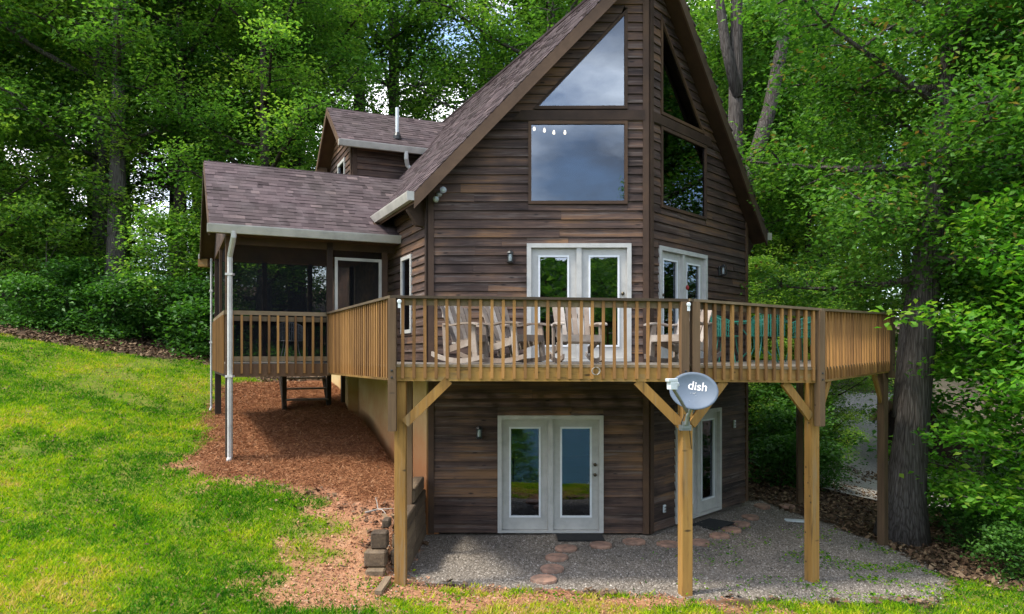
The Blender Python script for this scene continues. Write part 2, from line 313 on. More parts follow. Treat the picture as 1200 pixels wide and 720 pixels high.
HILL = [(-1.9, 13.3, 1.0), (-1.9, 12, .86), (-1.95, 10.95, .50), (-2.05, 10.3, .22), (-1.83, 9.6, .14), (-3.8, 8.5, .30), (-5.5, 8.2, .48), (-5.28, 14.0, 1.28), (-6.8, 17.4, 1.86), (-3.3, 17.5, 1.9),
        (-1.95, 14.5, 1.03), (-4.79, 20.8, 2.37), (-4.7, 18.3, 1.98), (-13.5, 20, 3.55), (-8.66, 22, 2.9), (-9.5, 14, 1.95), (-9, 10, 1.0), (-14, 14, 2.7), (-16.2, 24, 4.3), (-14.6, 26, 4.15), (-11.7, 26, 3.75),
        (-20, 30, 5.2), (-12, 36, 5.2), (-26, 20, 4.8), (-40, 30, 7), (-40, 0, 3), (-12, 2, .3), (-30, 60, 9), (0, 60, 7), (0, 34, 3.6), (-6, 28, 3.2), (40, 60, 4), (-100, 100, 14), (100, 120, 8), (0, 140, 14), (-120, 0, 4)]
LOW = [(-1.4, 13.4, 0.02), (-1.4, 11.5, .06), (-1.5, 10.05, .11), (0, 10, .05), (2.35, 10, 0), (4.4, 11, -.11), (6.92, 13.96, -.33), (2.4, 13.3, .02), (5.1, 16.4, -.05), (7.88, 14.6, -.41), (7.8, 11.8, -.42), (0, 8, -.02), (3, 8, -.06), (6, 8, -.25),
       (6.9, 21, .05), (6.75, 18.5, -.05), (11, 16, -.75), (10.9, 22, -.8), (13.5, 30, -.9), (16, 38, -.55), (17, 30, -1.25), (10, 12, -.6), (24, 26, -1.7), (25, 40, -.8), (0, 4, -.75), (0, 0, -1.75), (-6, 3, -.4), (7, 3, -1.3), (14, 4, -1.6), (30, 10, -2), (40, 30, -2), (0, -12, -4.3), (-25, -12, -3.6), (25, -12, -4.3),
       (0, 34, 3.6), (8, 34, 1.6), (0, 60, 7), (40, 60, 3), (100, 120, 8), (-1.8, 9.4, .2), (-4, 7.5, .2), (-120, 0, 3), (120, 0, -1), (0, 140, 14)]
def rbf(ctrl, e):
    C = np.array(ctrl, float); n = len(C); ph = lambda d2: -np.sqrt(d2 + e * e)
    D = ((C[:, None, :2] - C[None, :, :2]) ** 2).sum(2); A = np.zeros((n + 1, n + 1)); A[:n, :n] = ph(D) - 1e-3 * np.eye(n); A[:n, n] = 1; A[n, :n] = 1
    w = np.linalg.solve(A, np.append(C[:, 2], 0))
    def f(x, y):
        x = np.asarray(x, float); y = np.asarray(y, float); z = np.full(x.shape, w[n])
        for i in range(n): z = z + w[i] * ph((x - C[i, 0]) ** 2 + (y - C[i, 1]) ** 2)
        return z
    return f
f_hill = rbf(HILL, 0.6); f_low = rbf(LOW, 0.6)
def sstep(a, b, x): t = np.clip((x - a) / (b - a), 0, 1); return t * t * (3 - 2 * t)
def ground_z(x, y):
    x = np.asarray(x, float); y = np.asarray(y, float)
    wl = sstep(10.55, 10.1, y) * 1.1 + sstep(16, 26, y) * 6.0          # width of the change from hill to low ground
    xc = np.where(y < 13.4, -1.66, -1.66 - (y - 13.4) * 0.45 + np.clip(y - 18, 0, 40) * 0.95)
    m = sstep(-0.07, 0.07, (x - xc) / (1 + wl * 9))
    z = f_hill(x, y) * (1 - m) + f_low(x, y) * m
    d = np.clip(-y - 9, 0, 200); z = np.where(y < -9, f_low(x, np.full_like(y, -9.0)) - 3.2 * sstep(0, 9, d), z)
    far = np.clip(y + 9, -1e9, 0); lf = sstep(150, 260, -y); z = z + lf * (30 + 26 * fbm(x, y, 0.012, 5))
    return z + (fbm(x, y, 0.5, 3) - 0.5) * 0.16 * sstep(6, 12, np.abs(x - 2)) + (fbm(x, y, 2.2, 9) - 0.5) * 0.05
def gz(x, y): return float(ground_z(np.array([x]), np.array([y]))[0])
def inpoly(x, y, poly, soft=0.25, wob=0.5, seed=1):   # signed softness with a ragged edge
    x = np.asarray(x, float); y = np.asarray(y, float); d = np.full(x.shape, 1e9); ins = np.zeros(x.shape, bool); n = len(poly)
    for i in range(n):
        x0, y0 = poly[i]; x1, y1 = poly[(i + 1) % n]; ex, ey = x1 - x0, y1 - y0
        t = np.clip(((x - x0) * ex + (y - y0) * ey) / (ex * ex + ey * ey), 0, 1); d = np.minimum(d, np.hypot(x - x0 - t * ex, y - y0 - t * ey))
        c = (y0 > y) != (y1 > y); ins ^= c & (x < (x1 - x0) * (y - y0) / (y1 - y0 + 1e-12) + x0)
    sd = np.where(ins, d, -d) + (fbm(x, y, 1.6, seed) - 0.5) * wob + (vnoise(x, y, 6, seed + 7) - 0.5) * wob * 0.5
    return sstep(-soft, soft, sd)
GRAVEL = [(-1.62, 14), (-1.55, 10.5), (-0.3, 10.35), (2.3, 10.1), (4.4, 10.05), (5.9, 10.6), (6.9, 12.0), (6.9, 13.6), (6.4, 15.4), (5.6, 16.9), (4.6, 16.6), (2.4, 13.6)]
MULCH = [(-5.9, 14.1), (-5.4, 13.3), (-4.3, 13.05), (-3.2, 12.7), (-2.5, 12.15), (-1.6, 11.9), (-1.6, 14), (-2.5, 17), (-4.6, 22), (-7.6, 20), (-7.0, 17.3), (-6.1, 15.4)]
CLAY = [(-5.85, 13.7), (-5.5, 12.95), (-4.9, 12.85), (-4.2, 13.0), (-3.1, 12.6), (-2.8, 11.2), (-3.4, 9.6), (-2.6, 9.0), (-1.2, 9.2), (1.5, 9.6), (3.5, 9.5), (3.5, 9.9), (0, 10.2), (-1.5, 10.4), (-1.6, 12.2), (-3, 13.2), (-5.5, 14.2)]
LAWN = [(-60, 23), (-13.8, 20.8), (-11, 21.2), (-8.2, 22.6), (-6.4, 20), (-5.6, 15), (-3.2, 12.5), (-2.2, 10.4), (0, 10.0), (3, 9.85), (5.8, 10.5), (6.9, 11.9), (8.4, 11.6), (9.0, 9.5), (11, 4), (30, -3), (30, -18), (-60, -18)]
def zones(x, y):
    mu = inpoly(x, y, MULCH, 0.18, 0.5, 21); cl = inpoly(x, y, CLAY, 0.35, 1.5, 31); gr = inpoly(x, y, GRAVEL, 0.12, 0.35, 41); la = inpoly(x, y, LAWN, 0.4, 1.3, 51)
    return mu, cl, gr, la
def grid(xs, ys):
    X, Y = np.meshgrid(xs, ys); Z = ground_z(X, Y); nx, ny = len(xs), len(ys); i = np.arange((ny - 1) * (nx - 1)); r = i // (nx - 1); c = i % (nx - 1); a = r * nx + c
    return np.stack([X.ravel(), Y.ravel(), Z.ravel()], 1), np.stack([a, a + 1, a + nx + 1, a + nx], 1)
def mat_ground():
    m, t, o = new_mat('ground_surface'); p = node(t, 'ShaderNodeNewGeometry').outputs['Position']
    z = node(t, 'ShaderNodeVertexColor', layer_name='tint').outputs['Color']; s = node(t, 'ShaderNodeSeparateColor', {0: z}); la = node(t, 'ShaderNodeAttribute', attribute_name='lawn').outputs['Fac']
    f = noise(t, p, 26, 6, 0.7); g = noise(t, p, 3.2, 5, 0.6); h = noise(t, p, 0.5, 4)
    lit = ramp(t, mathn(t, 'ADD', mathn(t, 'MULTIPLY', f, 0.6), mathn(t, 'MULTIPLY', g, 0.4)), [(0.3, (0.020, 0.014, 0.009)), (0.55, (0.075, 0.048, 0.028)), (0.75, (0.16, 0.11, 0.07))])
    lawn = ramp(t, mathn(t, 'ADD', mathn(t, 'MULTIPLY', f, 0.45), mathn(t, 'MULTIPLY', g, 0.55)), [(0.3, (0.05, 0.085, 0.008)), (0.5, (0.12, 0.16, 0.014)), (0.68, (0.24, 0.17, 0.06))])
    clay = ramp(t, mathn(t, 'ADD', mathn(t, 'MULTIPLY', f, 0.5), mathn(t, 'MULTIPLY', g, 0.5)), [(0.3, (0.20, 0.085, 0.04)), (0.5, (0.36, 0.17, 0.09)), (0.7, (0.48, 0.28, 0.17))])
    mul = ramp(t, f, [(0.3, (0.09, 0.036, 0.018)), (0.55, (0.24, 0.095, 0.042)), (0.75, (0.38, 0.17, 0.08))])
    v = node(t, 'ShaderNodeTexVoronoi', {'Vector': p, 'Scale': 34.0}); vc = node(t, 'ShaderNodeSeparateColor', {0: v.outputs['Color']}).outputs[0]
    grv = mixc(t, 0.5, ramp(t, vc, [(0.0, (0.09, 0.077, 0.062)), (0.6, (0.21, 0.18, 0.15)), (1.0, (0.36, 0.32, 0.275))]), ramp(t, g, [(0.3, (0.15, 0.115, 0.085)), (0.7, (0.25, 0.215, 0.175))]))
    c = mixc(t, la, lit, lawn); c = mixc(t, s.outputs[1], c, clay); c = mixc(t, s.outputs[0], c, mul); c = mixc(t, s.outputs[2], c, grv)
    bsdf(t, o, c, 0.95, mathn(t, 'ADD', f, mathn(t, 'MULTIPLY', v.outputs['Distance'], 0.5)), 0.6, 0.03, 0.15); return m
xs = np.unique(np.round(np.concatenate([-np.geomspace(15, 400, 34), np.arange(-15, -8, .25), np.arange(-8, 9, .12), np.arange(9, 20, .4), np.geomspace(20, 400, 34)]), 3))
ys = np.unique(np.round(np.concatenate([-np.geomspace(6, 500, 46), np.arange(-6, 6.5, .6), np.arange(6.5, 18, .12), np.arange(18, 30, .4), np.geomspace(30, 500, 36)]), 3))
GV, GF = grid(xs, ys); mu, cl, gr, la = zones(GV[:, 0], GV[:, 1])
bare = fbm(GV[:, 0], GV[:, 1], 0.45, 77)
me = np_mesh('ground', GV, GF, mat_ground(), np.stack([mu, cl * 0.9, gr], 1)); a = me.attributes.new('lawn', 'FLOAT', 'POINT'); a.data.foreach_set('value', la.astype(np.float32))
me.polygons.foreach_set('use_smooth', [True] * len(me.polygons))
tag(put(bpy.data.objects.new('ground', me)), 'sloping yard of lawn, red clay, pine straw and gravel around the cabin', kind='structure')
def mat_water():
    m, t, o = new_mat('lake_water'); p = node(t, 'ShaderNodeNewGeometry').outputs['Position']; n = noise(t, scaled(t, p, (0.5, 1.6, 1)), 1.3, 5)
    bsdf(t, o, (0.05, 0.16, 0.21), 0.15, n, 1.0, 0.9, 0.5); return m
b = MB(); b.add([(-400, -500, -5.2), (400, -500, -5.2), (400, -20, -5.2), (-400, -20, -5.2)], [(0, 1, 2, 3)])
tag(b.obj('lake', mat_water()), 'blue lake across the lawn, seen in the door glass', kind='structure')
# gravel road through the woods on the right
b = MB(); cl_ = [(9.5, 18.5), (11.2, 22), (13.2, 27), (15.0, 32), (17.5, 38), (21, 46)]; pv = []
for i, (x, y) in enumerate(cl_):
    hw = 1.9
    for s_ in (-1, -.5, 0, .5, 1): pv.append((x + s_ * hw, y - s_ * 0.8, max(gz(x + s_ * hw, y - s_ * .8), gz(x, y)) + 0.06))
b.add(pv, [(i * 5 + k, i * 5 + k + 1, i * 5 + k + 6, i * 5 + k + 5) for i in range(len(cl_) - 1) for k in range(4)])
M_road = plain('pale_road_gravel', (0.40, 0.365, 0.33), 0.95, 0.3, sc=14); tag(b.obj('gravel_road', M_road), 'pale gravel road through the trees on the right', kind='structure')

# ------------------------------------------------------------------ cabin
cabin = empty('cabin', P1, 0, 'dark brown wood cabin with tall glass prow gable and screened side porch', 'house')
class Wall:
    """a wall plane: t along d from O, z up, offset along the outward normal n"""
    def __init__(s, O, d): 
        s.O = Vector((O.x, O.y, 0)); s.d = d.normalized(); s.n = Vector((s.d.y, -s.d.x, 0))
        if s.n.dot(Vector((0, 0, 0)) - s.O) < 0: s.n = -s.n
    def p(s, t, z, o=0.0): return s.O + s.d * t + s.n * o + Vector((0, 0, z))
    def slab(s, mb, quad, o0, o1): mb.hexa([s.p(t, z, o0) for t, z in quad], [s.p(t, z, o1) for t, z in quad])
def lerp(a, b, k): return a + (b - a) * k
def siding(wall, name_parent, z0, z1, row, tl, tr, openings):
    """tl/tr: functions of z; openings: (za, zb, left(z), right(z)). Each board becomes a sub-part; backing is the wall part."""
    back = MB(); pieces = []; z = z0
    while z < z1 - 0.02:
        r0, r1 = z, min(z + row, z1); z += row
        L0, R0, L1, R1 = tl(r0), tr(r0), tl(r1), tr(r1)
        if R0 - L0 < 0.06: continue
        if R1 - L1 < 0.0: L1 = R1 = (L1 + R1) / 2
        ov = [q for q in openings if min(r1, q[1]) - max(r0, q[0]) > 0.004]
        if not ov: pieces.append([(L0, r0), (R0, r0), (R1, r1), (L1, r1)]); continue
        za, zb, fl, fr = ov[0]; c0 = min(max(r0, za), zb); c1 = min(max(r1, za), zb); a0, a1, b0, b1 = fl(c0), fl(c1), fr(c0), fr(c1)
        if a0 - L0 > 0.03 or a1 - L1 > 0.03: pieces.append([(L0, r0), (max(a0, L0), r0), (max(a1, L1), r1), (L1, r1)])
        if R0 - b0 > 0.03 or R1 - b1 > 0.03: pieces.append([(b0, r0), (R0, r0), (R1, r1), (b1, r1)])
        if za - r0 > 0.01: pieces.append([(a0, r0), (b0, r0), (b0, za), (a0, za)])
        if r1 - zb > 0.01: pieces.append([(a1, zb), (b1, zb), (b1, r1), (a1, r1)])
    for q in pieces: wall.slab(back, q, -0.15, -0.004)
    cut = []
    for q in pieces:                                 # long courses are two boards with a butt joint
        ln = min(q[1][0] - q[0][0], q[2][0] - q[3][0])
        if ln > 1.5 and random.random() < .55:
            a = lerp(max(q[0][0], q[3][0]), min(q[1][0], q[2][0]), random.uniform(.22, .78)); cut += [[q[0], (a - .002, q[0][1]), (a - .002, q[3][1]), q[3]], [(a + .002, q[0][1]), q[1], q[2], (a + .002, q[3][1])]]
        else: cut.append(q)
    pieces = cut
    wo = back.obj('wall', M_siding, name_parent)
    for q in pieces:
        org = wall.p(q[0][0], q[0][1], 0); ang = math.atan2(wall.d.y, wall.d.x); M = T(org) @ RZ(ang); Mi = M.inverted()
        j = random.uniform(-.004, .006); bo = 0.034 + j; to = 0.008
        sag = [random.uniform(-.005, .004) for _ in range(4)]
        front = [Mi @ wall.p(q[0][0], q[0][1] + sag[0], bo), Mi @ wall.p(q[1][0], q[1][1] + sag[1], bo), Mi @ wall.p(q[2][0], q[2][1] - .002, to), Mi @ wall.p(q[3][0], q[3][1] - .002, to)]
        rear = [Mi @ wall.p(t, z_, 0.0) for t, z_ in q]
        mb = MB(); mb.hexa(rear, front); mb.obj('siding_board', M_siding, wo, M=M)
    return wo
def zrow(y): return 3.2 + (416.6 - y) / 66.34
WL = Wall(P1, -Ldir); WR = Wall(P1, Rdir)
slope_t = KP * math.cos(HALF)
ZSOF = RZT - 0.30
def gable_end(T_): return lambda z: min(T_, (ZSOF + 0.04 - z + OV * 0.0) / slope_t)
# openings, distances from the prow
Z = dict(d1a=zrow(287) + 0.02, d1b=3.09, sqa=zrow(239.5), sqb=zrow(142.5), tra=zrow(128.5), trb=zrow(10.5), lda=zrow(487), ldb=0.07)
def rect(za, zb, ta, tb): return (za, zb, (lambda z: ta), (lambda z: tb))
def openings(off=0.0):
    tri_l = lambda z: 0.375
    tri_r = lambda z: max(0.42, lerp(2.05, 0.40, (z - Z['tra']) / (Z['trb'] - Z['tra'])))
    return [rect(Z['d1b'], Z['d1a'], 0.31, 2.15), rect(Z['sqa'], Z['sqb'], 0.375, 2.125), (Z['tra'], Z['trb'], tri_l, tri_r), rect(Z['ldb'], Z['lda'], 0.80 + off, 2.665 + off)]
for wl_, T_, off in ((WL, T0, 0.0), (WR, T2, 0.10)):
    ops = openings(off)
    siding(wl_, cabin, 0.07, ZSOF, 0.158, lambda z: 0.06, gable_end(T_), ops)
    # broad band between the windows, trim at the corner
    b = MB(); wl_.slab(b, [(0.07, zrow(141.5)), (2.42, zrow(141.5)), (2.25, zrow(130)), (0.07, zrow(130))], 0.033, 0.052); b.obj('trim_band', M_trim, cabin)
    b = MB(); wl_.slab(b, [(T_ - 0.10, 0.05), (T_ + 0.0, 0.05), (T_ + 0.0, ZSOF - slope_t * T_), (T_ - 0.10, ZSOF + 0.04 - slope_t * (T_ - .1))], 0.0, 0.045); b.obj('corner_trim', M_trim, cabin)
    b = MB(); wl_.slab(b, [(0.002, 0.05), (0.105, 0.05), (0.105, ZSOF - .08), (0.002, ZSOF - .02)], 0.0, 0.047); b.obj('corner_trim', M_trim, cabin)
def frame_rect(mb, wl_, ta, tb, za, zb, w, o0, o1, sill=None):
    s = w if sill is None else sill
    wl_.slab(mb, [(ta, za), (ta + w, za), (ta + w, zb), (ta, zb)], o0, o1); wl_.slab(mb, [(tb - w, za), (tb, za), (tb, zb), (tb - w, zb)], o0, o1)
    wl_.slab(mb, [(ta + w, zb - w), (tb - w, zb - w), (tb - w, zb), (ta + w, zb)], o0, o1 - .002)
    if s: wl_.slab(mb, [(ta + w, za), (tb - w, za), (tb - w, za + s), (ta + w, za + s)], o0, o1 - .002)
def window_rect(wl_, ta, tb, za, zb, w, mat, parent=cabin, o1=0.05):
    f = MB(); frame_rect(f, wl_, ta, tb, za, zb, w, -0.12, o1); fo = f.obj('window', mat, parent)
    g = MB(); wl_.slab(g, [(ta + w, za + w), (tb - w, za + w), (tb - w, zb - w), (ta + w, zb - w)], 0.008, 0.015); g.obj('pane', M_glass, fo); return fo
def door_pair(wl_, ta, tb, za, zb, hard_side):
    cas = MB(); frame_rect(cas, wl_, ta, tb, za, zb, 0.075, -0.10, 0.055, 0.045); co = cas.obj('door_frame', M_white, cabin)
    tm = (ta + tb) / 2; b = MB(); wl_.slab(b, [(tm - .045, za + .045), (tm + .045, za + .045), (tm + .045, zb - .077), (tm - .045, zb - .077)], -0.05, 0.03); b.obj('mullion', M_white, co)
    for k, (a, c) in enumerate(((ta + .077, tm - .047), (tm + .047, tb - .077))):
        d = MB(); frame_rect(d, wl_, a, c, za + .05, zb - .08, 0.155, -0.07, -0.02, 0.24); do = d.obj('door', M_white, cabin)
        g = MB(); ga, gc, gza, gzb = a + .155, c - .155, za + .29, zb - .235
        wl_.slab(g, [(ga, gza), (gc, gza), (gc, gzb), (ga, gzb)], -0.05, -0.044); g.obj('pane', M_glass, do)
        r = MB(); frame_rect(r, wl_, ga - .03, gc + .03, gza - .03, gzb + .03, 0.032, -0.018, -0.004); r.obj('glazing_bead', M_bead, do)
        if k == hard_side:
            e = a + .07
            for zz in (1.02, 1.20):
                h = MB(); h.tube([wl_.p(e, za + zz, -.02), wl_.p(e, za + zz, .02), wl_.p(e, za + zz, .035)], [.028, .024, .03], 12); h.obj('door_knob', M_brass, do, smooth=True)
for wl_, T_, off in ((WL, T0, 0.0), (WR, T2, 0.10)):
    window_rect(wl_, 0.375, 2.125, Z['sqa'], Z['sqb'], 0.055, M_trim)
    # triangular window
    za, zb = Z['tra'], Z['trb']; t0_, t1_ = 0.375, 2.05; f = MB(); w = 0.055
    wl_.slab(f, [(t0_, za), (t1_, za), (t1_ - w * 1.9, za + w), (t0_ + w, za + w)], -.12, .05); wl_.slab(f, [(t0_, za), (t0_ + w, za + w), (t0_ + w, zb - w * 2.2), (t0_, zb)], -.12, .048)
    wl_.slab(f, [(t1_, za), (t0_, zb), (t0_ + w, zb - w * 2.2), (t1_ - w * 1.9, za + w)], -.12, .05); fo = f.obj('window', M_trim, cabin)
    g = MB(); g.prism([wl_.p(t0_ + w, za + w, .008), wl_.p(t1_ - w * 1.9, za + w, .008), wl_.p(t0_ + w, zb - w * 2.2, .008)], wl_.n * .007); g.obj('pane', M_glass, fo)
    door_pair(wl_, 0.31, 2.15, Z['d1b'], Z['d1a'], 0); door_pair(wl_, 0.80 + off, 2.665 + off, Z['ldb'], Z['lda'], 0)
# left side wall (above the deck), with a narrow window beside the porch; concrete below
WS = Wall(P0, AX); zt = ZSOF - KP * UL
siding(WS, cabin, 2.95, zt + .1, 0.158, lambda z: 0.05, lambda z: 3.4, [rect(3.62, zrow(290), 0.93, 1.62)])
b = MB(); WS.slab(b, [(0, 2.95), (0.09, 2.95), (0.09, zt), (0, zt)], 0.0, 0.045); b.obj('corner_trim', M_trim, cabin)
window_rect(WS, 0.93, 1.62, 3.62, zrow(290), 0.07, M_white)
b = MB(); WS.slab(b, [(0.02, 0.0), (VBACK - VL, 0.0), (VBACK - VL, 2.94), (0.02, 2.94)], -0.2, 0.03); b.obj('foundation', M_found, cabin)
b = MB(); WS.slab(b, [(5.35, 1.6), (5.75, 1.6), (5.75, 2.93), (5.35, 2.93)], 0.03, 0.28); b.obj('buttress', M_found, cabin)
# walls that close the house
b = MB(); WS.slab(b, [(3.4, 2.96), (VBACK - VL, 2.96), (VBACK - VL, zt), (3.4, zt)], -.16, 0.0)
b.hexa([H(-UL, VBACK, 0), H(UR, VBACK, 0), H(UR, VBACK - .15, 0), H(-UL, VBACK - .15, 0)], [H(-UL, VBACK, zt), H(UR, VBACK, zt), H(UR, VBACK - .15, zt), H(-UL, VBACK - .15, zt)])
b.prism([H(-UL, VBACK, zt + .002), H(UR, VBACK, zt + .002), H(0, VBACK, ZSOF)], AX * -.15)
b.hexa([H(UR, VL + .12, 0), H(UR - .15, VL + .12, 0), H(UR - .15, VBACK - .16, 0), H(UR, VBACK - .16, 0)], [H(UR, VL + .12, zt), H(UR - .15, VL + .12, zt), H(UR - .15, VBACK - .16, zt), H(UR, VBACK - .16, zt)])
b.obj('wall', M_siding, cabin)
b = MB()
for zf in (0.02, 2.9): b.hexa([H(-UL + .22, VL, zf - .1), H(0, 0.25, zf - .1), H(UR - .22, VL, zf - .1), H(0, 2.2, zf - .1)], [H(-UL + .22, VL, zf), H(0, 0.25, zf), H(UR - .22, VL, zf), H(0, 2.2, zf)])
for zf in (0.02, 2.9): b.hexa([H(-UL + .22, VL, zf - .1), H(UR - .22, VL, zf - .1), H(UR - .22, 9, zf - .1), H(-UL + .22, 9, zf - .1)], [H(-UL + .22, VL, zf), H(UR - .22, VL, zf), H(UR - .22, 9, zf), H(-UL + .22, 9, zf)])
b.box((-UL + .25, 6.0, 0.1), (UR - .25, 6.1, 5.9), Matrix(((WX.x, AX.x, 0, P1.x), (WX.y, AX.y, 0, P1.y), (0, 0, 1, 0), (0, 0, 0, 1))))
b.obj('interior_floor', M_inside, cabin)
# roofs -------------------------------------------------------------
def shingles(pf, sr, hmax, expo, name_parent, nrm, h0=0.0):
    mb = MB(); h = h0; i = 0; nrm = Vector(nrm).normalized()
    while h < hmax - .02:
        h1 = min(h + expo, hmax); s0, s1 = sr((h + h1) / 2); s = s0 - random.uniform(0, .25)
        while s < s1:
            wdt = random.choice((.11, .16, .16, .22, .30)); e = min(s + wdt, s1); a = max(s, s0)
            if e - a > .015:
                lift = random.choice((.006, .008, .014)); c = random.betavariate(3, 3.6); lo = .0
                q = [pf(a, h - .004), pf(e, h - .004), pf(e, h1 + .012), pf(a, h1 + .012)]; hi = [q[0] + nrm * lift, q[1] + nrm * lift, q[2] + nrm * .002, q[3] + nrm * .002]
                mb.hexa([x - nrm * .006 for x in q], hi, c)
            s += wdt
        h = h1; i += 1
    o = mb.obj('shingles', M_shingle, name_parent, kind='stuff'); return o
MG_ = M_gutter
def main_slope(sg):
    q1 = QE if sg < 0 else UR + .34
    vf = lambda q: -OV + q * TANH
    top = lambda q: RZT - .012 - KP * q; TH = .20
    quad = [(0, vf(0)), (0, VBACK + .4), (q1, VBACK + .4), (q1, vf(q1))]
    b = MB(); b.hexa([H(sg * q, v, top(q) - TH) for q, v in quad], [H(sg * q, v, top(q)) for q, v in quad]); ro = b.obj('roof', M_soffit, cabin)
    ln = math.hypot(1, KP)
    shingles(lambda s, h: H(sg * (q1 - h / ln), s, top(q1 - h / ln)), lambda h: (vf(q1 - h / ln) - .03, VBACK + .4), q1 * ln, .14 if sg < 0 else .3, ro, WX * sg * KP + Vector((0, 0, 1)))
    # fascia on the rake follows the prow
    d = (AX * -1.0); b = MB(); tp, dn = -.02, -.285
    b.hexa([H(sg * 0.0, vf(0), top(0) + dn), H(sg * (q1 + .0), vf(q1), top(q1) + dn), H(sg * (q1 + .0), vf(q1), top(q1) + tp), H(sg * 0.0, vf(0), top(0) + tp)],
           [H(sg * 0.0, vf(0) - .045, top(0) + dn), H(sg * (q1 + .0), vf(q1) - .045, top(q1) + dn), H(sg * (q1 + .0), vf(q1) - .045, top(q1) + tp), H(sg * 0.0, vf(0) - .045, top(0) + tp)])
    b.obj('fascia', M_fascia, ro)
    # gutter along the eave
    v1 = 4.3 if sg < 0 else VBACK + .3; v0 = vf(q1) - .02; g = MB(); zg = top(q1) + .0
    prof = [(0.0, -.15), (.085, -.15), (.105, -.09), (.125, -.02), (.125, .0), (.11, .0), (.10, -.03), (.085, -.12), (.012, -.12), (.012, 0), (0, 0)]
    g.prism([H(sg * (q1 + .004 + x), v0, zg + z_) for x, z_ in prof], AX * (v1 - v0)); g.box((-.004, 0, -.15), (.128, .012, .004), T(H(sg * (q1 + .004), v0, zg)) @ Matrix(((WX.x * sg, AX.x * -1, 0, 0), (WX.y * sg, AX.y * -1, 0, 0), (0, 0, 1, 0), (0, 0, 0, 1)))); g.obj('gutter', MG_, ro)
    # boxed eave return under the overhang
    b = MB(); qa, qb = (UL if sg < 0 else UR), q1; va = vf(q1) + .38
    b.prism([H(sg * qa, va, top(q1) - .52), H(sg * (qa + .16), va, top(q1) - .50), H(sg * qb, va, top(q1) - .22), H(sg * qa, va, top(qa) - .20)], AX * .14); b.obj('eave_return', M_trim, ro)
    return ro
roof_l = main_slope(-1); roof_r = main_slope(1)
b = MB(); b.tube([H(0, -OV, RZT + .0), H(0, VBACK + .4, RZT + .0)], .05, 6); b.obj('ridge_cap', M_shingle, roof_l)
# cross-gable roofs: screened porch and dormer. ridge along u
def cross_roof(v0, ve, ze, zr, uL, uR_eave, th=.16, gl=True, expo=.14, gutter_to=None, wall_end=None):
    pit = (zr - ze) / (ve); vr = v0 + ve
    def uR(z): return wall_end if (wall_end is not None and z < 5.80) else -(RZT - z) / KP + .03
    ro = None
    for sg in (1, -1):                               # 1 = front slope
        vv = lambda h: v0 + h if sg == 1 else v0 + 2 * ve - h
        b = MB(); q = [(uL, 0), (uR(ze), 0), (uR(zr), ve), (uL, ve)]
        b.hexa([H(u, vv(h), ze + pit * h - th - .01) for u, h in q], [H(u, vv(h), ze + pit * h - .01) for u, h in q]); r = b.obj('roof', M_soffit, cabin)
        if ro is None: ro = r
        ln = math.hypot(1, pit)
        shingles(lambda s, h: H(s, vv(h / ln), ze + pit * h / ln - .008), lambda h: (uL - .02, uR(ze + pit * h / ln)), ve * ln, expo if sg == 1 else .3, r, AX * (-sg * pit) + Vector((0, 0, 1)))
        b = MB(); b.hexa([H(uL - .035, vv(0), ze - .21), H(uL, vv(0), ze - .21), H(uL, vv(0), ze - .03), H(uL - .035, vv(0), ze - .03)], [H(uL - .035, vv(ve), zr - .21), H(uL, vv(ve), zr - .21), H(uL, vv(ve), zr - .03), H(uL - .035, vv(ve), zr - .03)]); b.obj('fascia', M_fascia, r)
        if sg == 1 or gl:
            g = MB(); zg = ze - .01; prof = [(0.0, -.15), (.085, -.15), (.105, -.09), (.125, -.02), (.125, .0), (.11, .0), (.10, -.03), (.085, -.12), (.012, -.12), (.012, 0), (0, 0)]
            gr_ = gutter_to if gutter_to is not None else uR(ze); yv = v0 - .004 if sg == 1 else v0 + 2 * ve + .004
            g.prism([H(uL - .05, yv - sg * x, zg + z_) for x, z_ in prof], WX * (gr_ - uL + .05))
            for ux in (uL - .056, gr_): g.prism([H(ux, yv - sg * x, zg + z_) for x, z_ in ((0, -.15), (.085, -.15), (.125, 0), (0, 0))], WX * .006)
            g.obj('gutter', MG_, r)
    return ro
# porch --------------------------------------------------------------
VP_, VE0, VEH = 2.1 + VL, 1.75 + VL, 2.2              # porch front wall, eave line, half span
uPL = -(UL + 0) - 3.20                               # outer corner of the porch
ZE, ZR_ = 5.56, 7.20
def u_of(pt): return (pt - P1).dot(WX)
uEL = u_of(Vector((-5.397, 13.57, 0)))
porch_roof = cross_roof(VE0, VEH, ZE, ZR_, uEL, 0, gutter_to=-UL - .03, wall_end=-UL)
tag(porch_roof, 'shingled porch roof with white gutter')
VPB = VE0 + 2 * VEH - .35; FZ = 3.06                 # back wall line and floor height
WP = Wall(H(-UL, VP_, 0), -WX)                       # t runs from the house outwards
PW = 3.24                                            # porch width
t390 = 1.33
def pbar(name, wl_, q, o0, o1, mat, par): mb = MB(); wl_.slab(mb, q, o0, o1); return mb.obj(name, mat, par)
zb_ = ZE - .20
b = MB(); b.hexa([H(-UL - PW + .02, VP_ + .02, FZ - .16), H(-UL - .02, VP_ + .02, FZ - .16), H(-UL - .02, VPB - .02, FZ - .16), H(-UL - PW + .02, VPB - .02, FZ - .16)], [H(-UL - PW + .02, VP_ + .02, FZ), H(-UL - .02, VP_ + .02, FZ), H(-UL - .02, VPB - .02, FZ), H(-UL - PW + .02, VPB - .02, FZ)]); b.obj('porch_floor', M_deck, cabin)
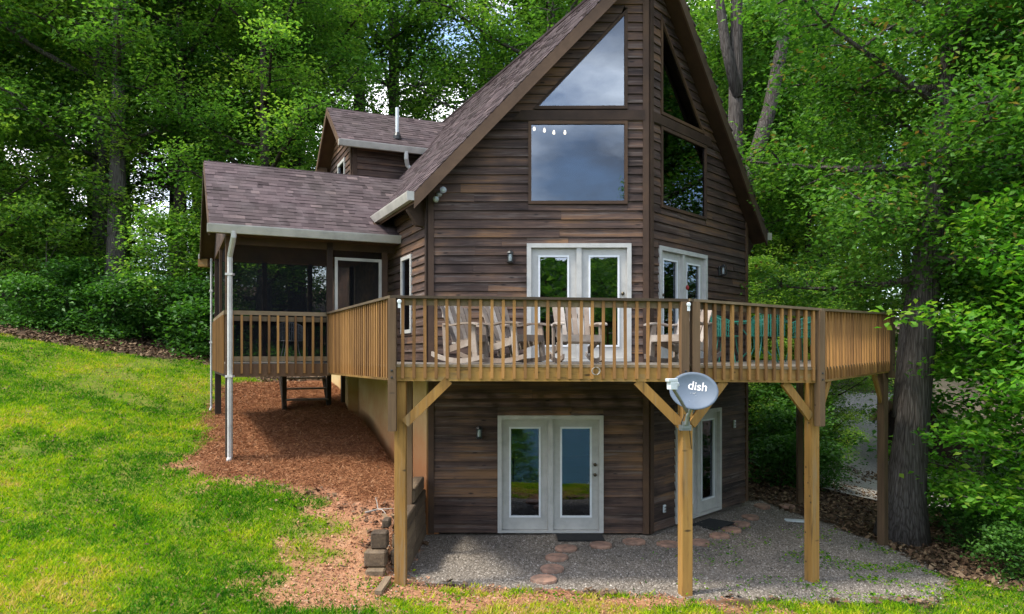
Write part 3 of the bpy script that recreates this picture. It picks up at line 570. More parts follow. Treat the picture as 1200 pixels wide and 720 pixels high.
b = MB(); b.hexa([H(-UL - PW, VP_ - .3, zb_ + .04), H(-UL, VP_ - .3, zb_ + .04), H(-UL, VPB + .3, zb_ + .04), H(-UL - PW, VPB + .3, zb_ + .04)], [H(-UL - PW, VP_ - .3, zb_ + .07), H(-UL, VP_ - .3, zb_ + .07), H(-UL, VPB + .3, zb_ + .07), H(-UL - PW, VPB + .3, zb_ + .07)]); b.obj('porch_ceiling', M_soffit, cabin)
for tt in (t390, PW - .06): pbar('porch_post', WP, [(tt - .055, FZ - .2), (tt + .055, FZ - .2), (tt + .055, zb_ + .03), (tt - .055, zb_ + .03)], -.09, .02, M_trim, cabin)
pbar('header', WP, [(0, zb_ - .10), (PW, zb_ - .10), (PW, zb_ + .04), (0, zb_ + .04)], -.08, -.002, M_trim, cabin)
pbar('screen_panel', WP, [(t390 + .055, FZ + .01), (PW - .115, FZ + .01), (PW - .115, zb_ - .10), (t390 + .055, zb_ - .10)], -.06, -.057, M_screen, cabin)
pbar('rim_board', WP, [(t390, FZ - .26), (PW, FZ - .26), (PW, FZ - .02), (t390, FZ - .02)], .0, .04, M_trim, cabin)
# screened door between post and house
sd = MB(); frame_rect(sd, WP, .30, t390 - .10, FZ + .02, 5.12, .055, -.05, .0); sdo = sd.obj('screen_door', M_gutter, cabin)
pbar('screen_panel', WP, [(.355, FZ + .07), (t390 - .155, FZ + .07), (t390 - .155, 5.06), (.355, 5.06)], -.03, -.027, M_screen, sdo)
pbar('porch_post', WP, [(.18, FZ), (.29, FZ), (.29, zb_ - .1), (.18, zb_ - .1)], -.09, .0, M_trim, cabin)
pbar('screen_panel', WP, [(.29, 5.13), (t390 - .056, 5.13), (t390 - .056, zb_ - .10), (.29, zb_ - .10)], -.05, -.047, M_screen, cabin)
# porch railing
pr = MB(); WP.slab(pr, [(t390 + .06, 3.955), (PW - .0, 3.955), (PW - .0, 4.03), (t390 + .06, 4.03)], .0, .045); pro = pr.obj('porch_railing', M_cap, cabin)
pbar('rail', WP, [(t390 + .06, 3.84), (PW - .12, 3.84), (PW - .12, 3.93), (t390 + .06, 3.93)], .0, .035, M_cap, pro); pbar('rail', WP, [(t390 + .06, FZ + .03), (PW - .12, FZ + .03), (PW - .12, FZ + .12), (t390 + .06, FZ + .12)], .0, .035, M_cap, pro)
bm_ = MB(); bm_.box((-.02, -.02, 0), (.02, .02, 1.09)); bal_me = bm_.mesh('baluster', M_bal); nb = 11
for i in range(nb):
    t_ = lerp(t390 + .17, PW - .12, i / (nb - 1)); shared('baluster', bal_me, pro, T(WP.p(t_, 2.86, .058)) @ RZ(math.atan2(WP.d.y, WP.d.x) + random.uniform(-.03, .03)))
# outer side and back of the porch
WO = Wall(H(-UL - PW, VP_, 0), AX); PD = VPB - VP_
side = MB(); WO.slab(side, [(0.0, 3.955), (PD, 3.955), (PD, 4.03), (0.0, 4.03)], -.02, .03); so = side.obj('porch_railing', M_cap, cabin)
for i in range(24): shared('baluster', bal_me, so, T(WO.p(.12 + i * .155, 2.86, .03)) @ RZ(math.atan2(WO.d.y, WO.d.x)))
pbar('rim_board', WO, [(0, FZ - .26), (PD, FZ - .26), (PD, FZ - .02), (0, FZ - .02)], -.04, .0, M_trim, cabin)
pbar('screen_panel', WO, [(.06, FZ + .01), (PD - .06, FZ + .01), (PD - .06, zb_), (.06, zb_)], -.06, -.057, M_screen, cabin)
pbar('porch_post', WO, [(PD - .11, FZ - .2), (PD, FZ - .2), (PD, zb_ + .03), (PD - .11, zb_ + .03)], -.10, .0, M_trim, cabin); pbar('porch_post', WO, [(PD / 2 - .05, FZ), (PD / 2 + .05, FZ), (PD / 2 + .05, zb_ + .03), (PD / 2 - .05, zb_ + .03)], -.05, .0, M_trim, cabin)
WBk = Wall(H(-UL, VPB, 0), -WX)
for tt in (.1, 1.1, 2.15): pbar('porch_post', WBk, [(tt - .05, FZ), (tt + .05, FZ), (tt + .05, zb_ + .03), (tt - .05, zb_ + .03)], -.05, .05, M_trim, cabin)
pbar('rail', WBk, [(0, 3.9), (PW, 3.9), (PW, 4.0), (0, 4.0)], -.03, .03, M_trim, cabin); pbar('screen_panel', WBk, [(.05, FZ + .01), (PW - .05, FZ + .01), (PW - .05, zb_), (.05, zb_)], .056, .059, M_screen, cabin)
# gable triangle of the porch
b = MB(); b.prism([H(-UL - PW, VE0 + .1, ZE - .12), H(-UL - PW, VE0 + 2 * VEH - .1, ZE - .12), H(-UL - PW, VE0 + VEH, ZR_ - .16)], WX * .1); b.obj('gable', M_siding, cabin)
b = MB(); b.box((-.1, -.1, -.09), (.12, .12, .09), T(H(uEL + .06, VE0 + 2 * VEH, ZE - .22))); b.obj('beam_end', M_rim, cabin)
# porch posts down to the ground
for uu, vv in ((-UL - PW + .07, VP_ + .06), (-UL - PW + .07, VPB - .06), (-UL - .3, VPB - .06)):
    p = H(uu, vv, 0); g0 = gz(p.x, p.y); b = MB(); b.box((-.065, -.065, -.25), (.065, .065, FZ - .25 - g0)); b.obj('porch_post', M_darkwood, cabin, M=T((p.x, p.y, g0)) @ RZ(math.pi / 2 - PH))
# downspouts
def downspout(top, foot_z, off, name_parent, w=.062):
    t_ = Vector(top); b = MB(); o = Vector(off)
    b.tube([t_, t_ + Vector((0, 0, -.10)), t_ + o * .45 + Vector((0, 0, -.24)), t_ + o + Vector((0, 0, -.42)), t_ + o + Vector((0, 0, -.6)), Vector((t_.x + o.x, t_.y + o.y, foot_z + .12)), Vector((t_.x + o.x - .01, t_.y + o.y - .05, foot_z + .03))], [w] * 7, 8, sx=1.1); b.obj('downspout', M_spout, name_parent)
    for zz in (t_.z - .75, foot_z + 1.6):
        s = MB(); s.box((-w * 1.35, -w * 1.2, -.02), (w * 1.35, w * 1.2, .02), T((t_.x + o.x, t_.y + o.y, zz))); s.obj('downspout_strap', M_spout, name_parent)
p = Vector((-5.02, 13.68, ZE - .12)); pe = H(-UL - PW + .1, VP_ - .12, 0); downspout(p, gz(-5.07, 13.72), (pe.x - p.x - .03, pe.y - p.y, 0), porch_roof, .05)
p = H(-UL - PW - .06, VPB + .2, ZE - .12); downspout(p, gz(p.x, p.y), (0, 0, 0), porch_roof, .026)
# dormer ------------------------------------------------------------
VD0, VDH, ZD, ZDR = 7.47, 1.66, 8.50, 9.78
uDL = -(UL + .36); dormer = cross_roof(VD0, VDH, ZD, ZDR, uDL, 0, th=.12, gl=False); tag(dormer, 'small shingled dormer roof with gutter')
WD = Wall(H(-UL, VD0 + .30, 0), WX); WDG = Wall(H(-UL - .0, VD0 + .30, 0), AX); zdt = ZD - .02
siding(WD, cabin, RZT - KP * UL - .1, zdt, 0.158, lambda z: 0.03, lambda z: max(0.05, UL - (RZT - z) / KP + .05), [])
dpit = (ZDR - ZD) / VDH; dw = 2 * (VDH - .30); gtop = lambda z: max(0.0, (z - (ZD + dpit * .3 - .16)) / dpit)
siding(WDG, cabin, RZT - KP * UL - .1, ZDR - .2, 0.158, lambda z: gtop(z), lambda z: dw - gtop(z), [rect(7.15, 8.35, .75, 1.65)])
window_rect(WDG, .75, 1.65, 7.15, 8.35, .08, M_white)
pbar('corner_trim', WD, [(0, 6.5), (.11, 6.5), (.11, zdt), (0, zdt)], 0, .045, M_trim, cabin); pbar('corner_trim', WDG, [(0, 6.5), (.10, 6.5), (.10, zdt), (0, zdt)], 0, .045, M_trim, cabin)
b = MB(); b.box((-.14, -.12, -.12), (.14, .12, .14), T(H(uDL + .12, VD0 + 2 * VDH - .1, ZD - .12)) @ RZ(.4)); b.obj('beam_end', M_fascia, cabin)
# vent pipe on the dormer slope, short elbow under its gutter
pv_ = H(-2.35, VD0 + .42, ZD + dpit * .42); b = MB(); b.tube([pv_ + Vector((0, 0, -.1)), pv_ + Vector((0, 0, .78))], .045, 12); b.obj('vent_pipe', M_pale, dormer, smooth=False)
b = MB(); b.lathe([(.11, -.04), (.10, .05), (.06, .14)], 12, T(pv_)); b.obj('pipe_flashing', M_black, dormer)
pe_ = H(-2.25, VD0 - .07, ZD - .14); b = MB(); b.tube([pe_, pe_ + Vector((0, 0, -.18)), pe_ + AX * .1 + WX * .06 + Vector((0, 0, -.32)), pe_ + AX * .1 + WX * .12 + Vector((0, 0, -.38))], .055, 8); b.obj('downspout', M_spout, dormer)
# lit bulbs on a rail inside the big window
for k, (x, y) in enumerate(((626, 151.5), (638, 153.5), (649, 156), (662, 156))):
    q = at(x, y, 13.95 + .1 * k); lt = empty('spotlight', q, 0, ('leftmost lit bulb', 'second lit bulb from the left', 'third lit bulb from the left', 'rightmost lit bulb')[k] + ' behind the big square window', 'light', 'lit bulbs behind the big window')
    b = MB(); b.lathe([(.006, -.03), (.020, -.022), (.026, 0), (.022, .016), (.012, .05)], 14, T(q)); b.obj('bulb', M_bulb, lt, smooth=True)
    b = MB(); b.lathe([(.022, .05), (.022, .12), (.05, .13), (.05, .15)], 10, T(q)); b.obj('socket', M_black, lt)
    b = MB(); b.tube([q + Vector((0, 0, .15)), q + Vector((0, 0, 1.2))], .008, 6); b.obj('cord', M_black, lt)
# porch ceiling lamp
q = at(363, 282.5, 14.9); b = MB(); b.lathe([(.02, -.11), (.13, -.07), (.17, 0)], 18, T(q)); q0 = empty('ceiling_lamp', q, 0, 'amber glowing ceiling lamp in the screened porch', 'lamp'); b.obj('globe', M_amber, q0, smooth=True); b = MB(); b.lathe([(.18, 0.002), (.18, .03)], 18, T(q)); b.obj('lamp_base', M_black, q0)

# ------------------------------------------------------------------ deck
V = [Vector((-1.548, 10.05, 0)), Vector((2.339, 10.05, 0)), Vector((4.41, 10.98, 0)), Vector((6.92, 13.96, 0))]
V4 = WP.p(t390, 0, .02); V5 = V[3] + AX * 2.4
nodes = [V4] + V + [V5]
ztop = [4.03, 3.99, 3.944, 3.878, 3.979, 3.98]; zrim = [2.83, 2.86, 2.85, 2.80, 2.886, 2.89]
deck = empty('deck', V[1], 0, 'raised wooden deck with baluster railing wrapping the cabin front', 'deck')
ctr = Vector((2.0, 14.5, 0)); ulow = bm_
for i in range(5):
    A, B = nodes[i].copy(), nodes[i + 1].copy(); d = (B - A).normalized(); n = Vector((d.y, -d.x, 0)); ln = (B - A).length; ang = math.atan2(d.y, d.x)
    if n.dot(A - ctr) < 0: n = -n
    a0, a1, r0, r1 = ztop[i], ztop[i + 1], zrim[i], zrim[i + 1]
    def along(t, za, zb, o): return A + d * t + n * o + Vector((0, 0, lerp(za, zb, t / ln)))
    def plank(mb, ta, tb, h0, h1, o0, o1, base0, base1):
        q = [along(ta, base0 + h0, base1 + h0, o0), along(tb, base0 + h0, base1 + h0, o0), along(tb, base0 + h0, base1 + h0, o1), along(ta, base0 + h0, base1 + h0, o1)]
        mb.hexa(q, [x + Vector((0, 0, h1 - h0)) for x in q])
    rb = MB(); plank(rb, .02, ln - .02, 0, .185, -.02, .02, r0, r1); rb.obj('rim_board', M_rim, deck, M=Matrix())
    lip = MB(); plank(lip, .0, ln, .187, .222, -.12, .035, r0, r1); lip.obj('edge_board', M_cap, deck)
    tr_ = MB(); plank(tr_, -.05, ln + .05, -.035 - .001 * (i % 2), -.001 * (i % 2), -.09, .085, a0, a1); to = tr_.obj('railing', M_cap, deck)
    sr_ = MB(); plank(sr_, .05, ln - .05, -.125, -.037, -.025, .015, a0, a1); sr_.obj('rail', M_cap, to)
    nb = max(3, int(round(ln / .152)))
    for k in range(nb):
        t_ = (k + .72) * ln / (nb + .44)
        if t_ < .07 or t_ > ln - .07: continue
        zb0 = lerp(r0, r1, t_ / ln) + .035; hh = lerp(a0, a1, t_ / ln) - .037 - zb0
        o = shared('baluster', bal_me, to, T(along(t_, 0, 0, .037) + Vector((0, 0, zb0))) @ RZ(ang + random.uniform(-.05, .05)) @ Matrix.Rotation(random.uniform(-.006, .006), 4, 'Y') @ Matrix.Diagonal((1, 1, hh / 1.09, 1)))
# joists + decking
b = MB()
W21 = [WS.p(VP_ - VL, 0, .04), P0 + Vector((0, -.03, 0)), P1 + Vector((0, -.05, 0)), P1 + Vector((.03, -.05, 0)), P2 + Rdir * .05, V5 + (P2 - V5) * .98]
quads = [(V4, V[0], P0 - Ldir * .04, WS.p(VP_ - VL, 0, .06)), (V[0], V[1], P1 + Vector((0, -.06, 0)), P0 + Vector((-.04, -.05, 0))), (V[1], V[2], P1 + Rdir * 1.4 + WR.n * .06, P1 + Vector((0, -.06, 0))), (V[2], V[3], P2 + WR.n * .06, P1 + Rdir * 1.4 + WR.n * .06), (V[3], V5, P2 + AX * 2.2 + WX * .05, P2 + WR.n * .06)]
dz = [2.83 + .222, 2.86 + .22, 2.85 + .22, 2.80 + .23, 2.886 + .222, 3.1]
jb = MB()
for i, (A, B, Cc, D) in enumerate(quads):
    n_ = max(2, int(((A + B) / 2 - (Cc + D) / 2).length / .145))
    if i == 0: n_ = 12
    for k in range(n_):
        f0, f1 = k / n_ + .004, (k + 1) / n_ - .03 / 1.0 / n_ - .004
        if i == 0 or i == 4: pass
        zz = lambda f, a_, b_: lerp(a_, b_, f)
        p4 = [A.lerp(D, f0), B.lerp(Cc, f0), B.lerp(Cc, f1), A.lerp(D, f1)]
        za, zb2 = dz[i] - .002, dz[i + 1] - .002
        zs = [lerp(za, 3.075, f0), lerp(zb2, 3.075, f0), lerp(zb2, 3.075, f1), lerp(za, 3.075, f1)]
        if k == 0: continue
        b.hexa([Vector((q.x, q.y, z_ - .035)) for q, z_ in zip(p4, zs)], [Vector((q.x, q.y, z_)) for q, z_ in zip(p4, zs)])
    nj = max(3, int((A - B).length / .42))
    for k in range(1, nj):
        f = k / nj; p0, p1 = A.lerp(B, f), D.lerp(Cc, f); p0 = p0.lerp(p1, .02); jb.bar((p0.x, p0.y, 2.935), (p1.x, p1.y, 2.935), .04, .17)
b.obj('decking', M_deck, deck, kind='stuff'); jb.obj('joists', M_darkwood, deck, kind='stuff')
def deck_post(p, g, top, lower_top, off, w=.145):
    b = MB(); b.box((-w / 2, -w / 2, -.15), (w / 2, w / 2, lower_top - g)); b.obj('deck_post', M_post, deck, M=T((p.x, p.y, g)), bevel=.006)
V0p, V1p, V2p, V3p = V
dirs = {0: (V[1] - V[0]).normalized(), 1: (V[2] - V[1]).normalized(), 2: (V[3] - V[2]).normalized()}
foot = [(V0p + Vector((.06, .10, 0)), 688), (V1p + Vector((-.02, .11, 0)), 702), (V2p + Vector((-.02, .13, 0)), 686), (V3p + Vector((-.06, .08, 0)), 643)]
for i, (p, y) in enumerate(foot):
    g = gz(p.x, p.y); ang = [0, .2, .45, .6][i]
    w = .15 if i < 3 else .14
    b = MB(); b.box((-w / 2, -w / 2, -.15), (w / 2, w / 2, zrim[i + 1] - .0 - g)); b.obj('deck_post', M_post if i < 3 else M_rpost, deck, M=T((p.x, p.y, g)) @ RZ(ang), bevel=.006)
    # rail post bolted outside, reaching below the rim
    low = zrim[i + 1] - (.66, .10, .62, .1)[i]; q = V[i]; o = (q - ctr).normalized() * .055
    for kk, dd in enumerate(((0, 0, 0),) if i != 1 else ((-.075, 0, 0), (.075, .03, 0))):
        b = MB(); b.box((-.052, -.052, 0), (.052, .052, ztop[i + 1] - .038 - low)); b.obj('railing_post', M_rpost, deck, M=T((q.x + o.x * .9 + dd[0], q.y + o.y * .9 + dd[1], low)) @ RZ(ang))
bo_ = MB(); bo_.lathe([(.016, 0), (.014, .008), (.004, .011)], 8, Matrix.Rotation(R_(90), 4, 'X')); bolt_me = bo_.mesh('bolt', M_black)
for i in range(4):
    q = V[i]; o = (q - ctr).normalized() * .055; ang = [0, .2, .45, .6][i]; fr = RZ(ang) @ Vector((0, -.053, 0))
    for zz in (.05, .14): shared('bolt', bolt_me, deck, T((q.x + o.x * .9 + (-.075 if i == 1 else 0) + fr.x, q.y + o.y * .9 + fr.y, zrim[i + 1] + zz)) @ RZ(ang))
b = MB(); b.box((-.05, -.05, 0), (.05, .05, ztop[0] - zrim[0])); b.obj('railing_post', M_rpost, deck, M=T((V4.x + .02, V4.y - .05, zrim[0])))
def brace(p, d, run, zlow, ztop_, mat=M_post):
    b = MB(); q0 = Vector((p.x, p.y, zlow)); q1 = Vector((p.x + d.x * run, p.y + d.y * run, ztop_)); e = (q1 - q0).normalized(); b.bar(q0 + e * .0, q1, .045, .125, (0, 0, 1)); b.obj('brace', mat, deck)
brace(foot[0][0] + Vector((.07, -.10, 0)), dirs[0], .58, 2.30, 2.87); brace(foot[1][0] + Vector((-.06, -.10, 0)), -dirs[0], .60, 2.26, 2.86); brace(foot[1][0] + Vector((.07, -.06, 0)), dirs[1], .55, 2.28, 2.86)
brace(foot[2][0] + Vector((-.06, -.09, 0)), -dirs[1], .50, 2.30, 2.82); brace(foot[2][0] + Vector((.08, -.03, 0)), dirs[2], .48, 2.30, 2.83); brace(foot[3][0] + Vector((-.06, -.05, 0)), -dirs[2], .48, 2.36, 2.89)
for x, y in ((-1.63, 11.95), (6.45, 17.0)):
    g = gz(x, y); b = MB(); b.box((-.06, -.06, -.2), (.06, .06, 2.9 - g)); b.obj('deck_post', M_rpost, deck, M=T((x, y, g)))
# white clips on two rail posts
for (x, y, Y), lab in (((468, 353.5, 9.94), 'small white clip on the left corner rail post'), ((807, 357, 9.93), 'small white clip on the rail post above the dish')):
    q = at(x, y, Y); r = empty('cord_clip', q, 0, lab, 'clip', 'white clips on the railing posts')
    b = MB(); b.lathe([(.012, -.006), (.028, 0), (.03, .008), (.02, .016)], 12, T(q) @ Matrix.Rotation(R_(90), 4, 'X')); b.obj('ring', M_pale, r); b = MB(); b.box((-.018, -.008, -.085), (.018, .008, -.02), T(q)); b.obj('bracket', M_pale, r)
q = at(698, 435, 9.97); r = empty('rope_coil', q, 0, 'small loop of pale rope hung on the deck rim', 'rope'); b = MB()
for k in range(3): b.tube([q + Vector((math.cos(t / 10 * 6.283) * (.045 + .006 * k), -.02 - .012 * k, math.sin(t / 10 * 6.283) * .05)) for t in range(11)], .006, 6)
b.obj('rope', M_stick, r)

# ------------------------------------------------------------------ satellite dish
qd = at(813, 458, 9.62); dish = empty('satellite_dish', at(804, 505, 9.9), 0, 'grey blue satellite dish on the middle front deck post', 'satellite dish')
Fdir = Vector((-.30, -1.0, .34)).normalized(); xr = Fdir.cross(Vector((0, 0, 1))).normalized() * -1; ur = xr.cross(Fdir).normalized() * -1
if ur.z < 0: ur = -ur
if xr.x < 0: xr = -xr
roll = R_(-8); xr, ur = xr * math.cos(roll) + ur * math.sin(roll), ur * math.cos(roll) - xr * math.sin(roll)
a_, b_ = .305, .245; NR, NA = 8, 40
def dpt(r, t, o=0.0): x, y = r * a_ * math.cos(t), r * b_ * math.sin(t); return qd + xr * x + ur * y - Fdir * (.075 * (1 - r * r)) + Fdir * o
b = MB(); vs = [dpt(0, 0)]; fs = []
for i in range(1, NR + 1):
    for k in range(NA): vs.append(dpt(i / NR, 2 * math.pi * k / NA))
for k in range(NA): fs.append((0, 1 + k, 1 + (k + 1) % NA))
for i in range(NR - 1):
    for k in range(NA): a = 1 + i * NA; fs.append((a + k, a + NA + k, a + NA + (k + 1) % NA, a + (k + 1) % NA))
nfv = len(vs); vs += [v - Fdir * .012 for v in vs]; fs += [tuple(j + nfv for j in f[::-1]) for f in fs]; e = 1 + (NR - 1) * NA
for k in range(NA): fs.append((e + k, e + k + nfv, e + (k + 1) % NA + nfv, e + (k + 1) % NA))
b.add(vs, fs); refl = b.obj('reflector', M_dish, dish, smooth=True)
tcv = bpy.data.curves.new('lettering', 'FONT'); tcv.body = 'dish'; tcv.size = .150; tcv.extrude = .0012; tcv.offset = .0018; tcv.align_x = 'CENTER'; tcv.align_y = 'CENTER'
tmp = bpy.data.objects.new('tmp', tcv); COL.objects.link(tmp); dg = bpy.context.evaluated_depsgraph_get(); tme = bpy.data.meshes.new_from_object(tmp.evaluated_get(dg)); bpy.data.objects.remove(tmp)
tme.name = 'lettering'
for v in tme.vertices:
    x, y = v.co.x * 1.02 + .035, v.co.y + .075; r2 = (x / a_) ** 2 + (y / b_) ** 2
    v.co = qd + xr * x + ur * y - Fdir * (.075 * (1 - r2)) + Fdir * (.003 + v.co.z)
tme.materials.clear(); tme.materials.append(M_letter); put(bpy.data.objects.new('lettering', tme), refl)
for x, y in ((-.04, -.02), (.03, -.045), (-.035, -.13), (.02, .0)):
    bb = MB(); bb.lathe([(.007, 0), (.005, .004)], 8, T(qd + xr * x + ur * y - Fdir * (.075 * (1 - (x / a_) ** 2 - (y / b_) ** 2)) + Fdir * .001) @ Fdir.to_track_quat('Z', 'Y').to_matrix().to_4x4()); bb.obj('bolt', M_grey, refl)
ft = at(806, 481, 9.62); lnb = at(789, 452, 9.22)
b = MB(); b.tube([ft + Vector((0, .05, -.02)), ft.lerp(lnb, .5) + Vector((0, 0, -.03)), lnb + Vector((.0, .03, -.03))], .022, 8); b.obj('feed_arm', M_grey, dish)
b = MB(); MM = T(lnb) @ RZ(.35); b.box((-.055, -.03, -.05), (.045, .06, .045), MM); b.box((-.085, -.03, .046), (.05, .05, .085), MM); ln_ = b.obj('receiver', M_pale, dish, bevel=.005)
b = MB(); b.tube([MM @ Vector((.045, .02, .01)), MM @ Vector((.07, .05, .01)), MM @ Vector((.10, .075, .012))], [.022, .036, .032], 12); b.obj('feed_horn', M_pale, ln_)
b = MB(); b.tube([qd - Fdir * .08, qd - Fdir * .17 + Vector((0, 0, -.06)), at(806, 487, 9.83), at(804, 498, 9.86)], .026, 10); b.obj('mast', M_grey, dish)
b = MB(); q = at(803, 500, 9.92); b.box((-.075, -.04, -.05), (.075, .05, .02), T(q)); b.box((-.05, -.055, -.02), (.05, -.03, .07), T(q)); b.obj('mount_bracket', M_grey, dish)
b = MB(); b.tube([q + Vector((.03, -.03, .0)), q + Vector((.05, -.05, .12)), q + Vector((-.02, -.05, .16)), q + Vector((-.06, -.04, .05)), q + Vector((-.07, -.02, -.06))], .007, 6); b.obj('cable', M_black, dish)

pc_ = foot[1][0]; gq = gz(pc_.x, pc_.y); b = MB(); b.tube([q + Vector((.05, -.02, -.03)), Vector((pc_.x + .085, pc_.y - .02, 1.9)), Vector((pc_.x + .088, pc_.y - .015, 1.0)), Vector((pc_.x + .086, pc_.y - .02, gq + .02))], .006, 6); b.obj('cable', M_black, dish)
# ------------------------------------------------------------------ furniture on the deck
def make_rocker():
    r = empty('rocking_chair', (0, 0, 0)); W2 = .30
    def brd(name, p0, p1, w, h, par=r, up=(0, 0, 1), M=None): b = MB(); b.bar(p0, p1, w, h, up); return b.obj(name, M_chair, par)
    for k in range(6):
        f = k / 5; y = lerp(-.27, .17, f); z = lerp(.40, .31, f); brd('seat_slat', (-W2 + .02, y, z), (W2 - .02, y, z), .075, .02)
    brd('seat_apron', (-W2, -.31, .375), (W2, -.31, .375), .022, .10)
    for k in range(6):
        x = lerp(-.235, .235, k / 5); topz = .94 - 1.2 * (x * x); dy = (topz - .30) * .42
        brd('back_slat', (x * .92, .20, .30), (x * 1.08, .20 + dy, topz), .078, .02, up=(0, -1, .4))
    for z in (.44, .74): y = .225 + (z - .30) * .42; brd('back_brace', (-.27, y, z), (.27, y, z), .03, .07)
    for s in (-1, 1):
        b = MB(); pts = [(s * W2 * 1.06, -.40, .575), (s * W2 * 1.06, -.25, .60), (s * W2 * 1.06, -.05, .60), (s * W2 * 1.04, .15, .575), (s * W2 * 1.0, .36, .60)]
        ws = [.10, .14, .12, .09, .07]
        for i in range(4):
            a, c = Vector(pts[i]), Vector(pts[i + 1]); b.hexa([a + Vector((-ws[i] / 2, 0, -.012)), a + Vector((ws[i] / 2, 0, -.012)), c + Vector((ws[i + 1] / 2, 0, -.012)), c + Vector((-ws[i + 1] / 2, 0, -.012))], [a + Vector((-ws[i] / 2, 0, .012)), a + Vector((ws[i] / 2, 0, .012)), c + Vector((ws[i + 1] / 2, 0, .012)), c + Vector((-ws[i + 1] / 2, 0, .012))])
        b.obj('armrest', M_chair, r)
        brd('leg', (s * W2, -.30, .07), (s * W2, -.24, .588), .10, .028, up=(1, 0, 0)); brd('leg', (s * W2, .30, .07), (s * W2, .34, .588), .09, .028, up=(1, 0, 0))
        brd('side_rail', (s * (W2 - .035), -.30, .36), (s * (W2 - .035), .34, .20), .028, .10)
        b = MB(); n = 9; P = [Vector((s * W2, lerp(-.45, .62, i / n), .04 + .30 * (lerp(-.45, .62, i / n) - .02) ** 2)) for i in range(n + 1)]
        for i in range(n): b.hexa([P[i] + Vector((x, 0, -.035)) for x in (-.016, .016)] + [P[i + 1] + Vector((x, 0, -.035)) for x in (.016, -.016)], [P[i] + Vector((x, 0, .035)) for x in (-.016, .016)] + [P[i + 1] + Vector((x, 0, .035)) for x in (.016, -.016)])
        b.obj('rocker', M_chair, r)
    return r
rk = make_rocker()
spots = [(556, 11.6, 50, 'leftmost weathered rocking chair, turned right towards the doors'), (603, 11.35, 48, 'weathered rocking chair second from left, beside the upper doors'), (676, 11.5, 8, 'weathered rocking chair facing the railing in front of the upper doors'), (797, 11.3, -48, 'weathered rocking chair behind the dish corner, turned left')]
for k, (px_, Y, rot, lab) in enumerate(spots):
    M = T(((px_ - 600) / F_PX * Y, Y, 3.078)) @ RZ(R_(rot))
    if k == 0:
        rk.matrix_world = M; MW[rk.name] = M; tag(rk, lab, 'rocking chair', 'weathered rocking chairs on the deck')
    else: copy_thing(rk, M, lab)
def wire_disc(b, z, r, n=28, wr=.008, lattice=True):
    b.tube([(r * math.cos(2 * math.pi * k / n), r * math.sin(2 * math.pi * k / n), z) for k in range(n + 1)], wr, 6, cap=False)
    if lattice:
        m = int(r / .03)
        for k in range(-m, m + 1):
            x = k * .03; h = math.sqrt(max(0, r * r - x * x))
            if h > .02: b.box((x - .006, -h, z - .002), (x + .006, h, z + .002)); b.box((-h, x - .006, z - .0015), (h, x + .006, z + .0025))
def make_green_chair(mat, name='patio_chair'):
    r = empty(name); b = MB(); wire_disc(b, .44, .22); b.obj('seat', mat, r)
    for k in range(4):
        t = math.pi / 4 + k * math.pi / 2; c, s = math.cos(t), math.sin(t); b = MB(); b.tube([(.16 * c, .16 * s, .44), (.19 * c, .19 * s, .25), (.26 * c, .26 * s, .0)], .010, 6); b.obj('leg', mat, r)
    b = MB()
    def arc(z, R, w, n=14): b.tube([(R * math.sin(lerp(-1.75, 1.75, i / n)), R * math.cos(lerp(-1.75, 1.75, i / n)), z + .13 * math.cos(lerp(-1.75, 1.75, i / n))) for i in range(n + 1)], w, 6)
    arc(.70, .275, .012); arc(.60, .27, .006); arc(.52, .26, .006)
    for i in range(25):
        t = lerp(-1.7, 1.7, i / 24); b.box((-.010, -.003, 0), (.008, .003, .26 + .13 * max(0, math.cos(t))), T((.268 * math.sin(t), .268 * math.cos(t), .44)) @ RZ(-t))
    b.obj('backrest', mat, r); return r
gc = make_green_chair(M_green); DZ = 3.078
gs = [(852, 12.75, 60, 'green metal patio chair left of the green table, nearest the doors'), (900, 12.7, 170, 'green metal patio chair in front of the green table'), (938, 13.6, -75, 'green metal patio chair at the right end by the corner railing')]
for k, (px_, Y, rot, lab) in enumerate(gs):
    M = T(((px_ - 600) / F_PX * Y, Y, DZ)) @ RZ(R_(rot))
    if k == 0: gc.matrix_world = M; MW[gc.name] = M; tag(gc, lab, 'chair', 'green patio chairs')
    else: copy_thing(gc, M, lab)
tq = Vector(((888 - 600) / F_PX * 13.3, 13.3, DZ)); tb = empty('patio_table', tq, 0, 'round green metal patio table with lattice top on the deck', 'table')
b = MB(); wire_disc(b, .70, .52, 36, .014); b.obj('tabletop', M_green, tb, M=T(tq))
for k in range(4):
    t = math.pi / 4 + k * math.pi / 2; c, s = math.cos(t), math.sin(t); b = MB(); b.tube([(.40 * c, .40 * s, .70), (.14 * c, .14 * s, .42), (.12 * c, .12 * s, .25), (.38 * c, .38 * s, 0)], .013, 6); b.obj('leg', M_green, tb, M=T(tq))
pc = make_green_chair(M_grill, 'porch_chair'); q = H(-UL - 1.9, VP_ + 1.2, FZ); pc.matrix_world = T(q) @ RZ(.5); tag(pc, 'grey wicker chair inside the screened porch', 'chair')

